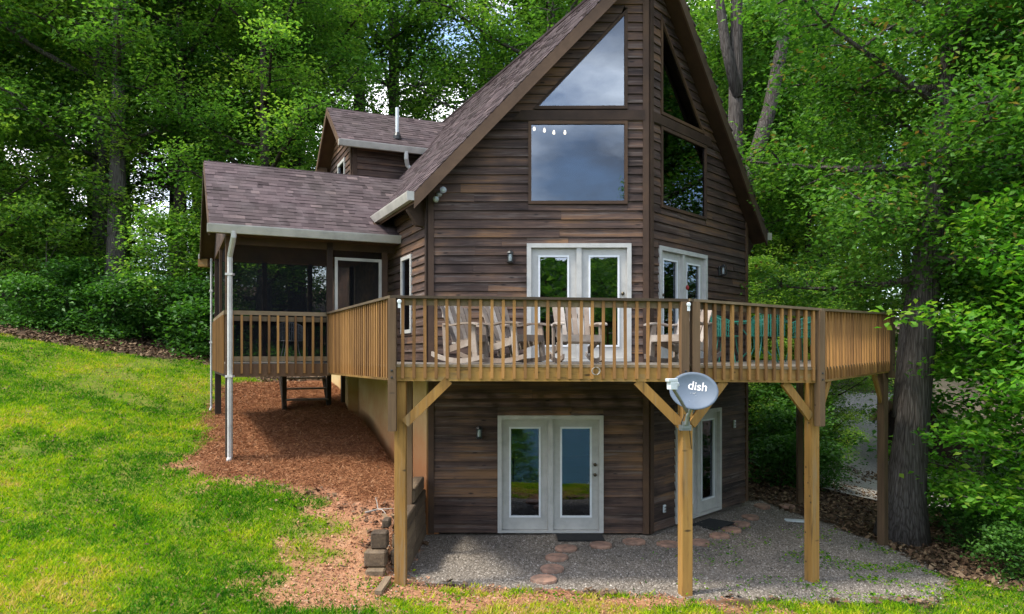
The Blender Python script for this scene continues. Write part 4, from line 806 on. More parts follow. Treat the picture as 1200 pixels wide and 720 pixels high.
# ------------------------------------------------------------------ lamps and small things on the walls
def lantern(wl_, px_, py, lab):
    Y = wl_.O.y
    for _ in range(20):
        x = (px_ - 600) / F_PX; tt = (x * wl_.O.y - wl_.O.x) / (wl_.d.x - x * wl_.d.y)
    Y = wl_.p(tt, 0).y; z = CZ + (YH - py) / F_PX * Y; q = wl_.p(tt, z, .03); ang = math.atan2(wl_.n.y, wl_.n.x); M = T(q) @ RZ(ang)
    r = empty('wall_lantern', q, 0, lab, 'wall lamp', 'wall lanterns beside the doors')
    b = MB(); b.box((0, -.04, -.09), (.02, .04, .09), M); b.tube([M @ Vector(p) for p in ((.02, 0, .05), (.06, 0, .09), (.10, 0, .09))], .010, 6); b.obj('bracket', M_black, r)
    b = MB(); b.lathe([(.045, -.10), (.06, -.085), (.06, -.075)], 8, M @ T((.10, 0, 0))); b.lathe([(.068, .075), (.05, .10), (.012, .13)], 8, M @ T((.10, 0, 0)))
    for k in range(4): c, s = math.cos(k * 1.571 + .785) * .058, math.sin(k * 1.571 + .785) * .058; b.box((.10 + c - .006, s - .006, -.076), (.10 + c + .006, s + .006, .076), M)
    b.obj('cage', M_black, r); b = MB(); b.lathe([(.026, -.06), (.03, .0), (.026, .06)], 10, M @ T((.10, 0, 0))); b.obj('lamp_glass', M_lamp, r)
lantern(WL, 598, 303, 'small black wall lantern left of the upper doors'); lantern(WR, 841, 318, 'small black wall lantern right of the upper side doors'); lantern(WL, 562, 507, 'black wall lantern left of the lower doors under the deck')
q = WL.p((760 - 515) / 66.3, zrow(228), .03); fl = empty('floodlight', q, 0, 'twin head security floodlight under the left roof rake', 'floodlight')
b = MB(); b.lathe([(.055, 0), (.05, .03), (.02, .05)], 14, T(q) @ Matrix.Rotation(R_(90), 4, 'X')); b.obj('base', M_grey, fl)
for dx, dz_, ax in ((.075, .05, (.25, -1, .15)), (-.04, -.10, (-.25, -1, -.45))):
    c = q + Vector((dx, -.09, dz_)); a3 = Vector(ax).normalized(); Mq = T(c) @ a3.to_track_quat('Z', 'Y').to_matrix().to_4x4(); b = MB(); b.lathe([(.02, -.06), (.04, -.04), (.055, .02), (.058, .03)], 14, Mq); b.tube([q + Vector((0, -.03, 0)), c - a3 * .05], .012, 6); h = b.obj('lamp_head', M_grey, fl)
    b = MB(); b.lathe([(.052, .031), (.035, .045), (.01, .05)], 14, Mq); b.obj('lens', M_lamp, h, smooth=True)
def wallpt(wl_, px_, py, o=.03):
    x = (px_ - 600) / F_PX; tt = (x * wl_.O.y - wl_.O.x) / (wl_.d.x - x * wl_.d.y); Y = wl_.p(tt, 0).y; return wl_.p(tt, CZ + (YH - py) / F_PX * Y, o), RZ(math.atan2(wl_.n.y, wl_.n.x))
for (px_, py, h, lab) in ((776, 596, .07, 'small white outlet cover low on the wall by the prow corner'), (858.5, 497, .08, 'white switch box on the dark wall right of the lower side door')):
    q, Rm = wallpt(WR, px_, py); b = MB(); b.box((0, -.04, -h), (.03, .04, h), T(q) @ Rm); r = empty('outlet_box', q, 0, lab, 'outlet'); b.obj('cover', M_pale, r, bevel=.006); b = MB(); b.box((.03, -.025, -h * .6), (.036, .025, -.01), T(q) @ Rm); b.box((.03, -.025, .01), (.036, .025, h * .6), T(q) @ Rm); b.obj('socket', M_grey, r)
q, Rm = wallpt(WR, 805.5, 337, .0); r = empty('door_ornament', q, 0, 'small red ornament hanging in the upper side door glass', 'ornament'); b = MB(); b.lathe([(.01, -.05), (.03, -.03), (.034, 0), (.02, .03), (.006, .05)], 10, T(q)); b.obj('bauble', M_red, r, smooth=True); b = MB(); b.tube([q + Vector((0, 0, .08)), q + Vector((0, 0, .3))], .004, 5); b.obj('thread', M_black, r)
# satellite of small yard things ------------------------------------
MV = Vector((0, 0, 0)); cyl = MB(); n = 18
prof = [(.175, -.03), (.185, .0), (.182, .03), (.16, .042)]; cyl.lathe(prof, n); st_me = cyl.mesh('stepping_stone', M_stone)
def gnd(px_, py):                                    # where a view ray meets the ground
    lo = 4.0
    for Y in np.arange(6, 40, .02):
        q = at(px_, py, Y)
        if q.z <= gz(q.x, q.y): return Vector((q.x, q.y, gz(q.x, q.y)))
    return at(px_, py, 12)
stones = [(637, 682, 'stepping stone nearest the lawn, end of the curved row'), (647, 669, 'second stepping stone from the lawn'), (652.5, 656, 'third stepping stone from the lawn'), (663.5, 645, 'stepping stone beside the black doormat, fourth from the lawn'), (704, 641, 'stepping stone at the right end of the black doormat'), (743, 637, 'stepping stone close to the prow corner of the cabin'), (782.5, 640, 'stepping stone just left of the dish post'), (820, 638, 'stepping stone just right of the dish post'), (843, 630, 'stepping stone below the mat at the side door'), (857, 623, 'stepping stone at the right corner of the side door mat'), (868, 616, 'stepping stone second from the cabin right corner'), (879, 608, 'stepping stone against the cabin right corner'), (893, 595, 'dusty stepping stone behind, left of the last one'), (922, 595, 'dusty stepping stone farthest right')]
for k, (x, y, lab) in enumerate(stones):
    q = gnd(x, y); o = shared('stepping_stone', st_me, None, T((q.x, q.y, q.z + .015)) @ RZ(k * 1.3) @ Matrix.Diagonal((random.uniform(.92, 1.06), random.uniform(.92, 1.06), 1, 1))); tag(o, lab, 'stepping stone', 'round stepping stones in the gravel')
for (x, y, w, d_, rot, lab, mt) in ((680, 632, .80, .45, 0, 'black doormat in front of the lower front doors', M_mat), (834, 616, .85, .55, R_(48), 'dark grey mat in front of the lower side door', M_mat)):
    q = gnd(x, y); b = MB(); b.box((-w / 2, -d_ / 2, .0), (w / 2, d_ / 2, .018)); o = b.obj('doormat', mt, None, bevel=.004, M=T((q.x, q.y, q.z + .015)) @ RZ(rot)); tag(o, lab, 'doormat')
q = gnd(933, 612); b = MB(); b.box((-.22, -.09, 0), (.22, .10, .03)); tag(b.obj('paver', M_pale, None, M=T((q.x, q.y, q.z + .01)) @ RZ(-.25), bevel=.008), 'pale flat slab lying on the gravel right of the cabin', 'paver')
# retaining wall of old timbers
rw = empty('retaining_wall', (-1.62, 12, 0), 0, 'stacked old timber retaining wall behind the left deck post', 'retaining wall')
xw = -1.62; hts = [(0.0, .20, 10.55, 13.28), (.205, .40, 10.62, 13.28), (.405, .60, 10.75, 13.28), (.605, .80, 10.85, 13.28), (.805, 1.02, 11.95, 13.28)]
for k, (z0, z1, ya, yb) in enumerate(hts):
    j = random.uniform(-.02, .03); ym = lerp(ya, yb, .5 + random.uniform(-.15, .15))
    for y0, y1 in ((ya, ym - .004), (ym + .004, yb)):
        b = MB(); b.box((xw - .10 + j, y0, z0 + .06), (xw + .09 + j, y1, z1 + .06)); b.obj('timber', M_timber, rw, bevel=.018)
for k, (z0, z1, x0, y0) in enumerate(((.05, .27, -1.99, 10.28), (.275, .49, -2.03, 10.38), (.495, .73, -1.96, 10.50), (.735, .86, -1.84, 10.72))):
    b = MB(); b.box((x0, y0, z0), (xw - .11, y0 + .20, z1), None); b.obj('timber', M_timber, rw, bevel=.02, M=T((0, 0, .02)) )
q = at(474, 567, 12.6); b = MB(); b.lathe([(.05, -.0), (.075, .03), (.08, .07), (.05, .085)], 12, T(q + Vector((0, 0, -.06)))); tag(b.obj('planter_cup', M_teal), 'small teal cup on top of the retaining wall', 'cup')
def stick(name, lab, pts, r0, subs):
    o = empty(name, pts[0], 0, lab, 'branch'); b = MB(); b.tube(pts, [lerp(r0, r0 * .4, i / (len(pts) - 1)) for i in range(len(pts))], 6); b.obj('stem', M_stick, o)
    for p0, p1 in subs: b = MB(); b.tube([p0, (Vector(p0) + Vector(p1)) / 2 + Vector((0, 0, .03)), p1], [r0 * .6, r0 * .45, r0 * .25], 5); b.obj('twig', M_stick, o)
q0, q1, q2 = [gnd(*p) + Vector((0, 0, .05)) for p in ((428, 605), (443, 601), (460, 600))]; stick('fallen_branch', 'bare forked branch lying on the red clay by the retaining wall', [q0, q1, q2], .018, [(q1, gnd(440, 594) + Vector((0, 0, .14))), (q1, gnd(452, 606) + Vector((0, 0, .05)))])
q0, q1 = gnd(443, 699) + Vector((0, 0, .04)), gnd(455, 683) + Vector((0, 0, .06)); b = MB(); b.bar(q0, q1, .09, .05); tag(b.obj('loose_board', M_timber), 'short broken board on the clay at the foot of the left post', 'board')
# steps behind the porch
sp = at(357, 478, 18.4); sg_ = gz(sp.x, sp.y); stp = empty('wooden_steps', (sp.x, sp.y, sg_), PH * 0, 'dark wooden steps beneath the back of the screened porch', 'steps'); Ms = T((sp.x, sp.y, sg_)) @ RZ(math.pi / 2 - PH)
for s in (-.52, .52): b = MB(); b.bar(Ms @ Vector((s, -.35, -.05)), Ms @ Vector((s, .75, 1.1)), .05, .24); b.obj('stringer', M_darkwood, stp); b = MB(); b.box((s - .05, -.38, -.1), (s + .05, -.28, 1.05), Ms); b.obj('post', M_darkwood, stp)
for k in range(4): b = MB(); y = -.28 + .25 * k; z = .16 + .25 * k; b.box((-.495, y - .14, z - .02), (.495, y + .14, z + .02), Ms); b.obj('tread', M_chair, stp)

# ------------------------------------------------------------------ neighbouring things in the woods
def shed(name, lab, c, sz, rot, wm, rm, eave, trim=None):
    g = gz(c[0], c[1]) - .3; M = T((c[0], c[1], g)) @ RZ(rot); r = empty(name, (c[0], c[1], g), rot, lab, 'building'); x, y = sz; h = eave - g
    k = 0; wpart = MB(); wpart.box((-x / 2, -y / 2, 0), (x / 2, y / 2, h)); wo = wpart.obj('wall', wm, r, M=M)
    while k * .2 < h - .1: b = MB(); b.box((-x / 2 - .02, -y / 2 - .03, k * .2 + .01), (x / 2 + .02, -y / 2 - .004, k * .2 + .19)); b.obj('siding_board', wm, wo, M=M); k += 1
    for s in (-1, 1): b = MB(); b.hexa([Vector((-x / 2 - .3, s * (y / 2 + .4), h - .1)), Vector((x / 2 + .3, s * (y / 2 + .4), h - .1)), Vector((x / 2 + .3, 0, h + y * .33)), Vector((-x / 2 - .3, 0, h + y * .33))], [Vector((-x / 2 - .3, s * (y / 2 + .4), h + .02)), Vector((x / 2 + .3, s * (y / 2 + .4), h + .02)), Vector((x / 2 + .3, 0, h + y * .33 + .12)), Vector((-x / 2 - .3, 0, h + y * .33 + .12))]); b.obj('roof', rm, r, M=M)
    b = MB(); b.prism([(x / 2 - .12, -y / 2, h), (x / 2 - .12, y / 2, h), (x / 2 - .12, 0, h + y * .32)], (.1, 0, 0)); b.prism([(-x / 2 + .02, -y / 2, h), (-x / 2 + .02, y / 2, h), (-x / 2 + .02, 0, h + y * .32)], (.1, 0, 0)); b.obj('gable', wm, r, M=M)
    b = MB(); b.box((x / 2 - .1, -y / 2 - .045, 0), (x / 2 + .03, -y / 2 - .032, h)); b.box((-x / 2 - .03, -y / 2 - .045, 0), (-x / 2 + .1, -y / 2 - .032, h)); b.obj('corner_board', trim or wm, r, M=M); return r
shed('neighbour_building', 'brown neighbour building with tan roof glimpsed through leaves at right', (17.6, 27.5), (6.0, 4.5), .1, M_browndark, M_tanroof, .75)
shed('dark_shed', 'dark shed with a white corner in the woods at far left', (-19.3, 30.5), (4.6, 3.0), .0, M_shedwall, M_browndark, 7.2, M_pale)
x_, y_ = (233 - 600) / F_PX * 37, 37.0; g = gz(x_, y_); b = MB(); b.tube([(x_, y_, g), (x_, y_, 17.4)], [.16, .12], 10); tag(b.obj('utility_pole', M_stick), 'pale utility pole among the trees above the porch', 'pole')

# ------------------------------------------------------------------ trees
def leaf_mesh(name, cen, L, mat, tint, flat=.55, droop=.25):
    n = len(cen); az = rng.uniform(0, 2 * np.pi, n); d = np.stack([np.cos(az), np.sin(az), rng.normal(-droop, .3, n)], 1); d /= np.linalg.norm(d, axis=1)[:, None]
    up = np.stack([rng.normal(0, flat, n), rng.normal(0, flat, n), np.ones(n)], 1); s = np.cross(d, up); s /= np.linalg.norm(s, axis=1)[:, None] + 1e-9; u = np.cross(s, d)
    Ls = L * rng.uniform(.65, 1.3, n)[:, None]; w = .30
    v0 = cen - d * Ls * .5; v2 = cen + d * Ls * .5 - u * Ls * .08; v1 = cen + s * Ls * w + u * Ls * .10; v3 = cen - s * Ls * w + u * Ls * .10
    Vv = np.stack([v0, v1, v2, v3], 1).reshape(-1, 3); i = np.arange(n) * 4
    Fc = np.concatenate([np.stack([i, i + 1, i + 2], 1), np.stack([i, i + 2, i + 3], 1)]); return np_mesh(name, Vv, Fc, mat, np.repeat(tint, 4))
def make_tree(seed, Ht, r0, base, crown_r, nl, nleaf, L, mat, bark, lean=(0, 0), fork=None, flatz=.30, prof=None, cl=1.0, low_droop=0.0, tone=(.15, .85)):
    R2 = random.Random(seed); tb = MB(); n = 14; pts = []; ph = R2.uniform(0, 6)
    for i in range(n):
        s = i / (n - 1); pts.append(Vector((lean[0] * s + .25 * s * math.sin(3 * s + ph), lean[1] * s + .25 * s * math.cos(2.4 * s + ph), Ht * .93 * s - .15)))
    rad = [r0 * (1 - .86 * (i / (n - 1)) ** 0.9) * (1 + .55 * math.exp(-i * 1.6)) for i in range(n)]; tb.tube(pts, rad, 12)
    def on(h): s = min(.999, max(0, h / (Ht * .93))) * (n - 1); i = int(s); return pts[i].lerp(pts[i + 1], s - i), lerp(rad[i], rad[i + 1], s - i)
    cen = []; pr = prof or (lambda s: math.sin(math.pi * min(1, (.18 + .82 * s))) ** .6)
    for k in range(nl):
        s = (k + R2.random()) / nl; h = lerp(base, Ht * .95, s); p, rr = on(h); az = k * 2.399 + R2.uniform(-.5, .5); ln = crown_r * pr(s) * R2.uniform(.7, 1.12); el = lerp(-.05, .95, s) + R2.uniform(-.15, .2) - low_droop * (1 - s)
        d = Vector((math.cos(az) * math.cos(el), math.sin(az) * math.cos(el), math.sin(el))); m = 6; q = [p]
        for j in range(1, m): dd = d + Vector((R2.uniform(-.18, .18), R2.uniform(-.18, .18), .10 * j * (1 - low_droop) - low_droop * .07 * j)); q.append(q[-1] + dd.normalized() * ln / (m - 1))
        lr = min(rr * .55, .035 + ln * .017); tb.tube(q, [lr * (1 - .8 * j / (m - 1)) for j in range(m)], 6)
        for j in range(2, m):
            for z in range(3 if j < m - 1 else 4):
                a2 = R2.uniform(0, 6.283); l2 = ln * R2.uniform(.16, .42) * (1.15 - .1 * j); e2 = R2.uniform(-.35, .55); q2 = q[j] + Vector((math.cos(a2) * math.cos(e2), math.sin(a2) * math.cos(e2), math.sin(e2))) * l2
                tb.tube([q[j], q[j].lerp(q2, .5) + Vector((0, 0, .06 * l2)), q2], [lr * .35, lr * .22, lr * .08], 4, cap=False); cen.append((q2, .5 + .35 * l2)); cen.append((q[j].lerp(q2, .55), .4 + .25 * l2))
    if fork:
        for f in fork: tb.tube(f[0], f[1], 10)
    C_ = np.array([c[0][:] for c in cen]); sg_ = np.array([c[1] for c in cen]) * cl; wgt = sg_ ** 2; idx = rng.choice(len(C_), nleaf, p=wgt / wgt.sum())
    ct = rng.uniform(tone[0], tone[1], len(C_)); off = rng.normal(0, 1, (nleaf, 3)); off /= np.maximum(1, np.linalg.norm(off, axis=1) / 1.7)[:, None]; off *= np.array([.62, .62, flatz]); P = C_[idx] + off * sg_[idx][:, None]
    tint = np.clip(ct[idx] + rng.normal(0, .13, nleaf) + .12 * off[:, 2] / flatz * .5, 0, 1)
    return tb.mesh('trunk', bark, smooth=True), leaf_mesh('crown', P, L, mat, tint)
def plant(name, meshes, loc, rz, sc, lab, cat='tree', group=None):
    M = T(loc) @ RZ(rz) @ Matrix.Diagonal((sc[0], sc[0], sc[1], 1)); r = bpy.data.objects.new(name, None); put(r, None, M); tag(r, lab, cat, group)
    for nm, m_ in zip(('trunk', 'crown'), meshes): o = bpy.data.objects.new(nm, m_); COL.objects.link(o); o.parent = r
    return r
VAR = [make_tree(101, 22, .34, 2.6, 5.2, 30, 46000, .165, M_leafA, M_barkd, flatz=.42, tone=(.2, .95)), make_tree(102, 24, .38, 6.0, 5.6, 26, 44000, .17, M_leafA, M_bark, flatz=.46),
       make_tree(103, 17, .24, 1.4, 4.6, 30, 42000, .16, M_leafA, M_barkd, flatz=.36, tone=(.05, .8)), make_tree(104, 26, .36, 9.0, 5.0, 20, 28000, .18, M_leafA, M_barkd, flatz=.45), make_tree(105, 12, .16, .8, 4.2, 28, 36000, .14, M_leafA, M_barkd, flatz=.24, tone=(.25, 1.0))]
GRP = 'trees of the woods around the cabin'
KINDW = {0: 'tall full crowned', 1: 'very tall high crowned', 2: 'dense mid height', 3: 'slender lofty', 4: 'low spreading'}
ORD = ['leftmost', 'second', 'third', 'fourth', 'fifth', 'sixth', 'seventh', 'eighth', 'ninth', 'tenth', 'eleventh', 'twelfth', 'thirteenth', 'fourteenth', 'fifteenth', 'sixteenth', 'seventeenth', 'eighteenth', 'nineteenth', 'twentieth', 'twenty first']
def forest(n, xr, yr, kinds, lab, skip=lambda x, y: False, sc=(.85, 1.15), mind=2.6):
    done = []; tries = 0; made = []
    while len(done) < n and tries < 4000:
        tries += 1; Y = random.uniform(*yr); X = random.uniform(*xr) * Y
        if skip(X, Y) or any((X - a) ** 2 + (Y - c) ** 2 < mind ** 2 for a, c in done): continue
        done.append((X, Y)); s = random.uniform(*sc); k = random.choice(kinds); made.append((X / Y, k, plant('broadleaf_tree', VAR[k], (X, Y, gz(X, Y) - .1), random.uniform(0, 6.28), (s, s * random.uniform(.9, 1.1)), lab, 'tree', GRP)))
    made.sort(key=lambda m: m[0])
    for i, (r, k, o) in enumerate(made): o['label'] = '%s tree %s, %s' % (KINDW[k], lab, 'leftmost' if i == 0 else 'rightmost' if i == len(made) - 1 else ORD[i] + ' from left')
forest(20, (-.80, -.30), (25.5, 34), (0, 1, 2, 4, 4), 'at the front of the left woods', sc=(.8, 1.1))
forest(5, (-.80, -.30), (35, 48), (1, 3, 3), 'deep in the woods behind the lawn', mind=3.2)
forest(7, (-.34, .14), (30, 40), (1, 3, 3), 'rising behind the cabin roof', mind=3.0)
forest(4, (-.34, .20), (42, 56), (1, 3), 'far behind the cabin', mind=4)
forest(16, (.27, .85), (24.5, 36), (0, 2, 4, 4), 'in the woods right of the cabin', skip=lambda x, y: (abs(x - (9.5 + (y - 18.5) * .42)) < 3.6) or (abs(x - 17.6) < 4.5 and y < 31), sc=(.8, 1.1))
forest(8, (.16, .85), (36, 50), (1, 3), 'deep in the woods at right', mind=3.2, skip=lambda x, y: abs(x - (17.5 + (y - 38) * .42)) < 2.5)
forest(4, (.29, .40), (21.5, 26), (4,), 'just behind the right end of the deck', sc=(.48, .62), mind=1.5)
forest(9, (.88, 1.6), (12.5, 19), (0, 1, 3), 'mirrored in the side windows', sc=(.7, .95), mind=2.2)
# single trees one can name
t1 = make_tree(201, 21, .36, 6.5, 4.5, 16, 16000, .18, M_leafA, M_bark, flatz=.2)
plant('broadleaf_tree', t1, ((135 - 600) / F_PX * 26, 26, gz(-13.6, 26) - .1), .4, (1, 1), 'large tree with thick dark straight trunk at left edge of the woods')
X, Y = 6.55, 22.0; g = gz(X, Y)
fk = [([Vector((0, 0, 7.3)), Vector((.45, 0, 8.6)), Vector((.95, .1, 10.2)), Vector((1.35, .1, 12.2)), Vector((1.5, .2, 14.5))], [.24, .23, .2, .17, .1]), ([Vector((0, 0, 10.5)), Vector((-.35, 0, 12.0)), Vector((-.55, 0, 13.5)), Vector((-.7, 0, 16))], [.17, .15, .12, .08])]
t2 = make_tree(202, 25, .36, 13.5, 4.4, 14, 18000, .16, M_leafA, M_bark, fork=fk, flatz=.3, tone=(.35, 1.0)); plant('broadleaf_tree', t2, (X, Y, g), 0, (1, 1), 'forked grey trunk tree rising right of the gable')
X, Y = 7.55, 14.75; fk = [([Vector((.1, .1, 2.4)), Vector((.30, .25, 4.0)), Vector((.62, .3, 5.8)), Vector((.9, .4, 8.0))], [.20, .19, .17, .12])]
t3 = make_tree(203, 15, .36, 4.9, 3.9, 34, 64000, .115, M_leafC, M_bark, lean=(.9, -.5), fork=fk, flatz=.42, cl=1.0, low_droop=.22, tone=(.1, .93)); plant('oak_tree', t3, (X, Y, gz(X, Y) - .05), 0, (1, 1), 'big grey barked oak standing beside the right end of the deck')
t5 = make_tree(206, 13, .20, 5.2, 3.6, 30, 42000, .12, M_leafC, M_bark, flatz=.4, low_droop=.3, tone=(.15, .93)); X, Y = 10.6, 13.4; plant('oak_tree', t5, (X, Y, gz(X, Y) - .05), 1.2, (1, 1), 'leafy oak at the right edge with branches hanging over the maple')
t7 = make_tree(207, 15, .15, 7.5, 3.0, 14, 9000, .16, M_leafA, M_barkd, flatz=.4)
for px_, Y, r_, s_, lab in ((906, 27, .3, 1.0, 'slim dark trunk tree beside the right corner of the cabin under the deck'), (926, 30, 2.1, 1.1, 'slim dark trunk tree second right of the cabin corner'), (948, 26.0, 4.0, 1.2, 'thicker dark trunk tree between the second and third front posts at right')):
    X = (px_ - 600) / F_PX * Y; plant('slender_tree', t7, (X, Y, gz(X, Y) - .05), r_, (s_, s_), lab)
for px_, Y, k, lab in ((972, 52, 0, 'tall tree at the far end of the gravel road, left side'), (1030, 50, 0, 'tall tree at the far end of the gravel road, right side'), (930, 38, 0, 'tall bushy tree left of the gravel road, above the deck rail'), (1000, 57, 1, 'tallest tree beyond the end of the gravel road')):
    X = (px_ - 600) / F_PX * Y; plant('broadleaf_tree', VAR[k], (X, Y, gz(X, Y) - .1), px_, (1.0, 1.0), lab, 'tree', GRP)
t4 = make_tree(204, 6.6, .055, .9, 2.3, 28, 14000, .135, M_leafB, M_barkl, lean=(-.5, .2), flatz=.2, low_droop=.25, tone=(.25, .95)); X, Y = 9.25, 12.9; plant('young_maple', t4, (X, Y, gz(X, Y)), 1.0, (1, 1), 'young bright green maple in the right foreground')
t4b = make_tree(205, 5.4, .045, .8, 1.9, 20, 8000, .135, M_leafB, M_barkl, lean=(-.3, .3), flatz=.2, low_droop=.2); X, Y = 9.3, 15.2; plant('young_maple', t4b, (X, Y, gz(X, Y)), 2.0, (1, 1), 'smaller bright sapling behind the foreground maple')
# shrubs along the edge of the woods
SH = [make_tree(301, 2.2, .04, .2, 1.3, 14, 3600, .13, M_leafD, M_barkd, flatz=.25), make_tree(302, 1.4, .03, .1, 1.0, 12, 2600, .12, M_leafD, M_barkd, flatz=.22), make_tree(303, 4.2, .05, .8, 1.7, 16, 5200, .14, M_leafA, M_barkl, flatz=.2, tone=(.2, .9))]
for (px_, Y, k, s, lab) in ((30, 23.5, 1, 1.1, 'low dark shrub at the far left edge of the lawn'), (80, 24.5, 0, 1.0, 'bushy shrub on the leafy bank left of the thick trunk'), (125, 24.0, 1, 1.2, 'low shrub at the foot of the thick trunk'), (165, 24.5, 0, .95, 'bushy shrub between the thick trunk and the sapling'), (195, 24.8, 2, 1.0, 'slender sapling on the bank left of the porch'), (222, 24.2, 0, 1.0, 'bushy shrub right of the slender sapling'), (243, 23.6, 1, 1.25, 'low dark shrub against the porch left edge'), (60, 26, 2, 1.1, 'leafy sapling in front of the dark shed'), (262, 25.5, 2, .9, 'sapling behind the porch screens')):
    X = (px_ - 600) / F_PX * Y; plant('shrub' if k < 2 else 'sapling', SH[k], (X, Y, gz(X, Y) - .05), px_, (s, s), lab, 'shrub' if k < 2 else 'sapling', 'shrubs along the edge of the woods')
for (px_, Y, k, s, lab) in ((935, 19.5, 0, .9, 'shrub behind the gravel beyond the third post'), (918, 18.6, 1, .9, 'low shrub just right of the cabin corner under the deck'), (962, 19.5, 1, .7, 'low shrub between the third and fourth deck posts'), (1118, 16.2, 1, .85, 'low shrub right of the oak trunk'), (1150, 14.2, 1, .6, 'small shrub below the foreground maple'), (1185, 12.6, 1, .62, 'low shrub at the right edge of the frame'), (1165, 17.5, 0, .8, 'bushy shrub behind the foreground maple'), (900, 22.0, 0, 1.1, 'bushy shrub beyond the right corner of the cabin'), (948, 23, 0, 1.0, 'bushy shrub beside the gravel road')):
    X = (px_ - 600) / F_PX * Y; plant('shrub', SH[k], (X, Y, gz(X, Y) - .05), px_, (s, s), lab, 'shrub', 'shrubs under the trees on the right')
# far shore and trees seen only as reflections in the glass
forestL = [(-14, -26, 2), (-7.5, -25, 4), (13, -16, 4), (20, -28, 1), (-24, -30, 0), (30, -26, 2), (-36, -24, 1)]
for X, Y, k in forestL: s = .60; plant('shore_tree', VAR[k], (X, Y, gz(X, Y) - .1), X, (s, s), 'leafy shore tree mirrored in the cabin glass, ' + {-14: 'left of the lawn', 13: 'right of the tall one', 20: 'farther right', -7.5: 'nearer left', -24: 'far left', 30: 'far right', -36: 'leftmost of all'}[X], 'tree', 'trees on the lake shore')
M_ = VAR[1]; plant('shore_tree', M_, (7.4, -17, gz(7.4, -17)), 2, (.86, .86), 'tall leafy shore tree mirrored in the right pane of the upper doors', 'tree', 'trees on the lake shore'); M_ = VAR[4]; plant('shore_tree', M_, (-.3, -18, gz(-.3, -18)), 1, (.5, .5), 'small leafy tree by the lake mirrored in the left lower door', 'tree', 'trees on the lake shore')
n = 40000; ax = rng.uniform(-200, 200, n); ay = rng.uniform(-330, -165, n); hz = rng.uniform(0, 9, n) * rng.random(n) ** .3; P = np.stack([ax, ay, ground_z(ax, ay) + hz], 1); P = P[P[:, 2] > -5.3]
tag(put(bpy.data.objects.new('far_shore_woods', leaf_mesh('far_shore_woods', P, 3.4, M_leafA, rng.uniform(0, .8, len(P)), 1.2))), 'wooded far shore of the lake', 'woods', kind='stuff')

# ------------------------------------------------------------------ ground cover (stuff)
def scatter(n, xr, yr, wfun):
    x = rng.uniform(*xr, n); y = rng.uniform(*yr, n); keep = (rng.random(n) < wfun(x, y)) & (np.abs(x) < .72 * y + 1.0); return x[keep], y[keep]
def blocked(x, y):                                   # inside the house
    u = (x - P1.x) * WX.x + (y - P1.y) * WX.y; v = (x - P1.x) * AX.x + (y - P1.y) * AX.y; return (u > -UL - .03) & (u < UR + .03) & (v > np.abs(u) * TANH - .05) & (v < VBACK)
def grass_w(x, y):
    mu, cl, gr, la = zones(x, y); p = fbm(x, y, .9, 61); near = np.clip(11.5 / np.maximum(y, 7), .3, 1.3) ** 1.6
    bare = sstep(.60, .72, fbm(x, y, .8, 77)) * .8
    return np.clip(la * (1 - mu) * (1 - gr * .97) * (1 - .93 * cl) * (1 - .6 * sstep(4.0, 6.0, x) * sstep(13, 11.5, y)) * (1 - bare) * near * (.55 + .7 * p), 0, 1)
x, y = scatter(900000, (-17, 9), (7.6, 22.5), grass_w); n = len(x); z = ground_z(x, y); az = rng.uniform(0, 6.283, n); hh = rng.uniform(.018, .062, n) * (.7 + .8 * fbm(x, y, 1.3, 15)); ww = rng.uniform(.006, .012, n) * (1 + y * .035); ln = rng.uniform(.3, 1.5, n) * hh; a2 = rng.uniform(0, 6.283, n)
b0 = np.stack([x - np.cos(az) * ww, y - np.sin(az) * ww, z - .01], 1); b1 = np.stack([x + np.cos(az) * ww, y + np.sin(az) * ww, z - .01], 1); tp = np.stack([x + np.cos(a2) * ln, y + np.sin(a2) * ln, z + hh], 1)
tint = np.clip(.17 + .95 * sstep(.28, .74, fbm(x, y, .36, 91)) * .55 + .75 * (fbm(x, y, 2.6, 92) - .42) + .3 * (vnoise(x, y, 9, 93) - .5) + rng.normal(0, .15, n), 0, 1)
i = np.arange(n) * 3; tag(put(bpy.data.objects.new('grass', np_mesh('grass', np.stack([b0, b1, tp], 1).reshape(-1, 3), np.stack([i, i + 1, i + 2], 1), M_grass, np.repeat(tint, 3)))), 'bright green mown grass with worn yellow patches', 'grass', kind='stuff')
def weed_w(x, y): mu, cl, gr, la = zones(x, y); return np.clip((cl * .5 + la * .12) * (vnoise(x, y, 1.7, 8) > .62) + .0 * gr, 0, 1) * (1 - mu) * (1 - gr)
xw_, yw_ = scatter(26000, (-9, 9), (8, 16), weed_w); zw = ground_z(xw_, yw_)
tag(put(bpy.data.objects.new('weeds', leaf_mesh('weeds', np.stack([xw_, yw_, zw + rng.uniform(.01, .07, len(xw_))], 1), .055, M_grass, rng.uniform(.05, .6, len(xw_)), .5))), 'small broad leaved weeds in clay and lawn', 'weeds', kind='stuff')
x, y = scatter(150000, (-2.2, 8.6), (9, 17.5), lambda x, y: np.clip(zones(x, y)[2] * 1.0 + .02, 0, 1) * (~blocked(x, y))); n = len(x); z = ground_z(x, y); r = rng.uniform(.007, .019, n)[:, None] * np.where(rng.random(n) < .04, 1.6, 1)[:, None]
c = np.stack([x, y, z + .003], 1); q = rng.uniform(.7, 1.3, (n, 5)); az = rng.uniform(0, 6.28, n); vs = [c + r * q[:, [k]] * np.stack([np.cos(az + k * 1.571), np.sin(az + k * 1.571), 0 * az], 1) for k in range(4)] + [c + r * .8 * np.stack([rng.normal(0, .3, n), rng.normal(0, .3, n), np.ones(n)], 1)]
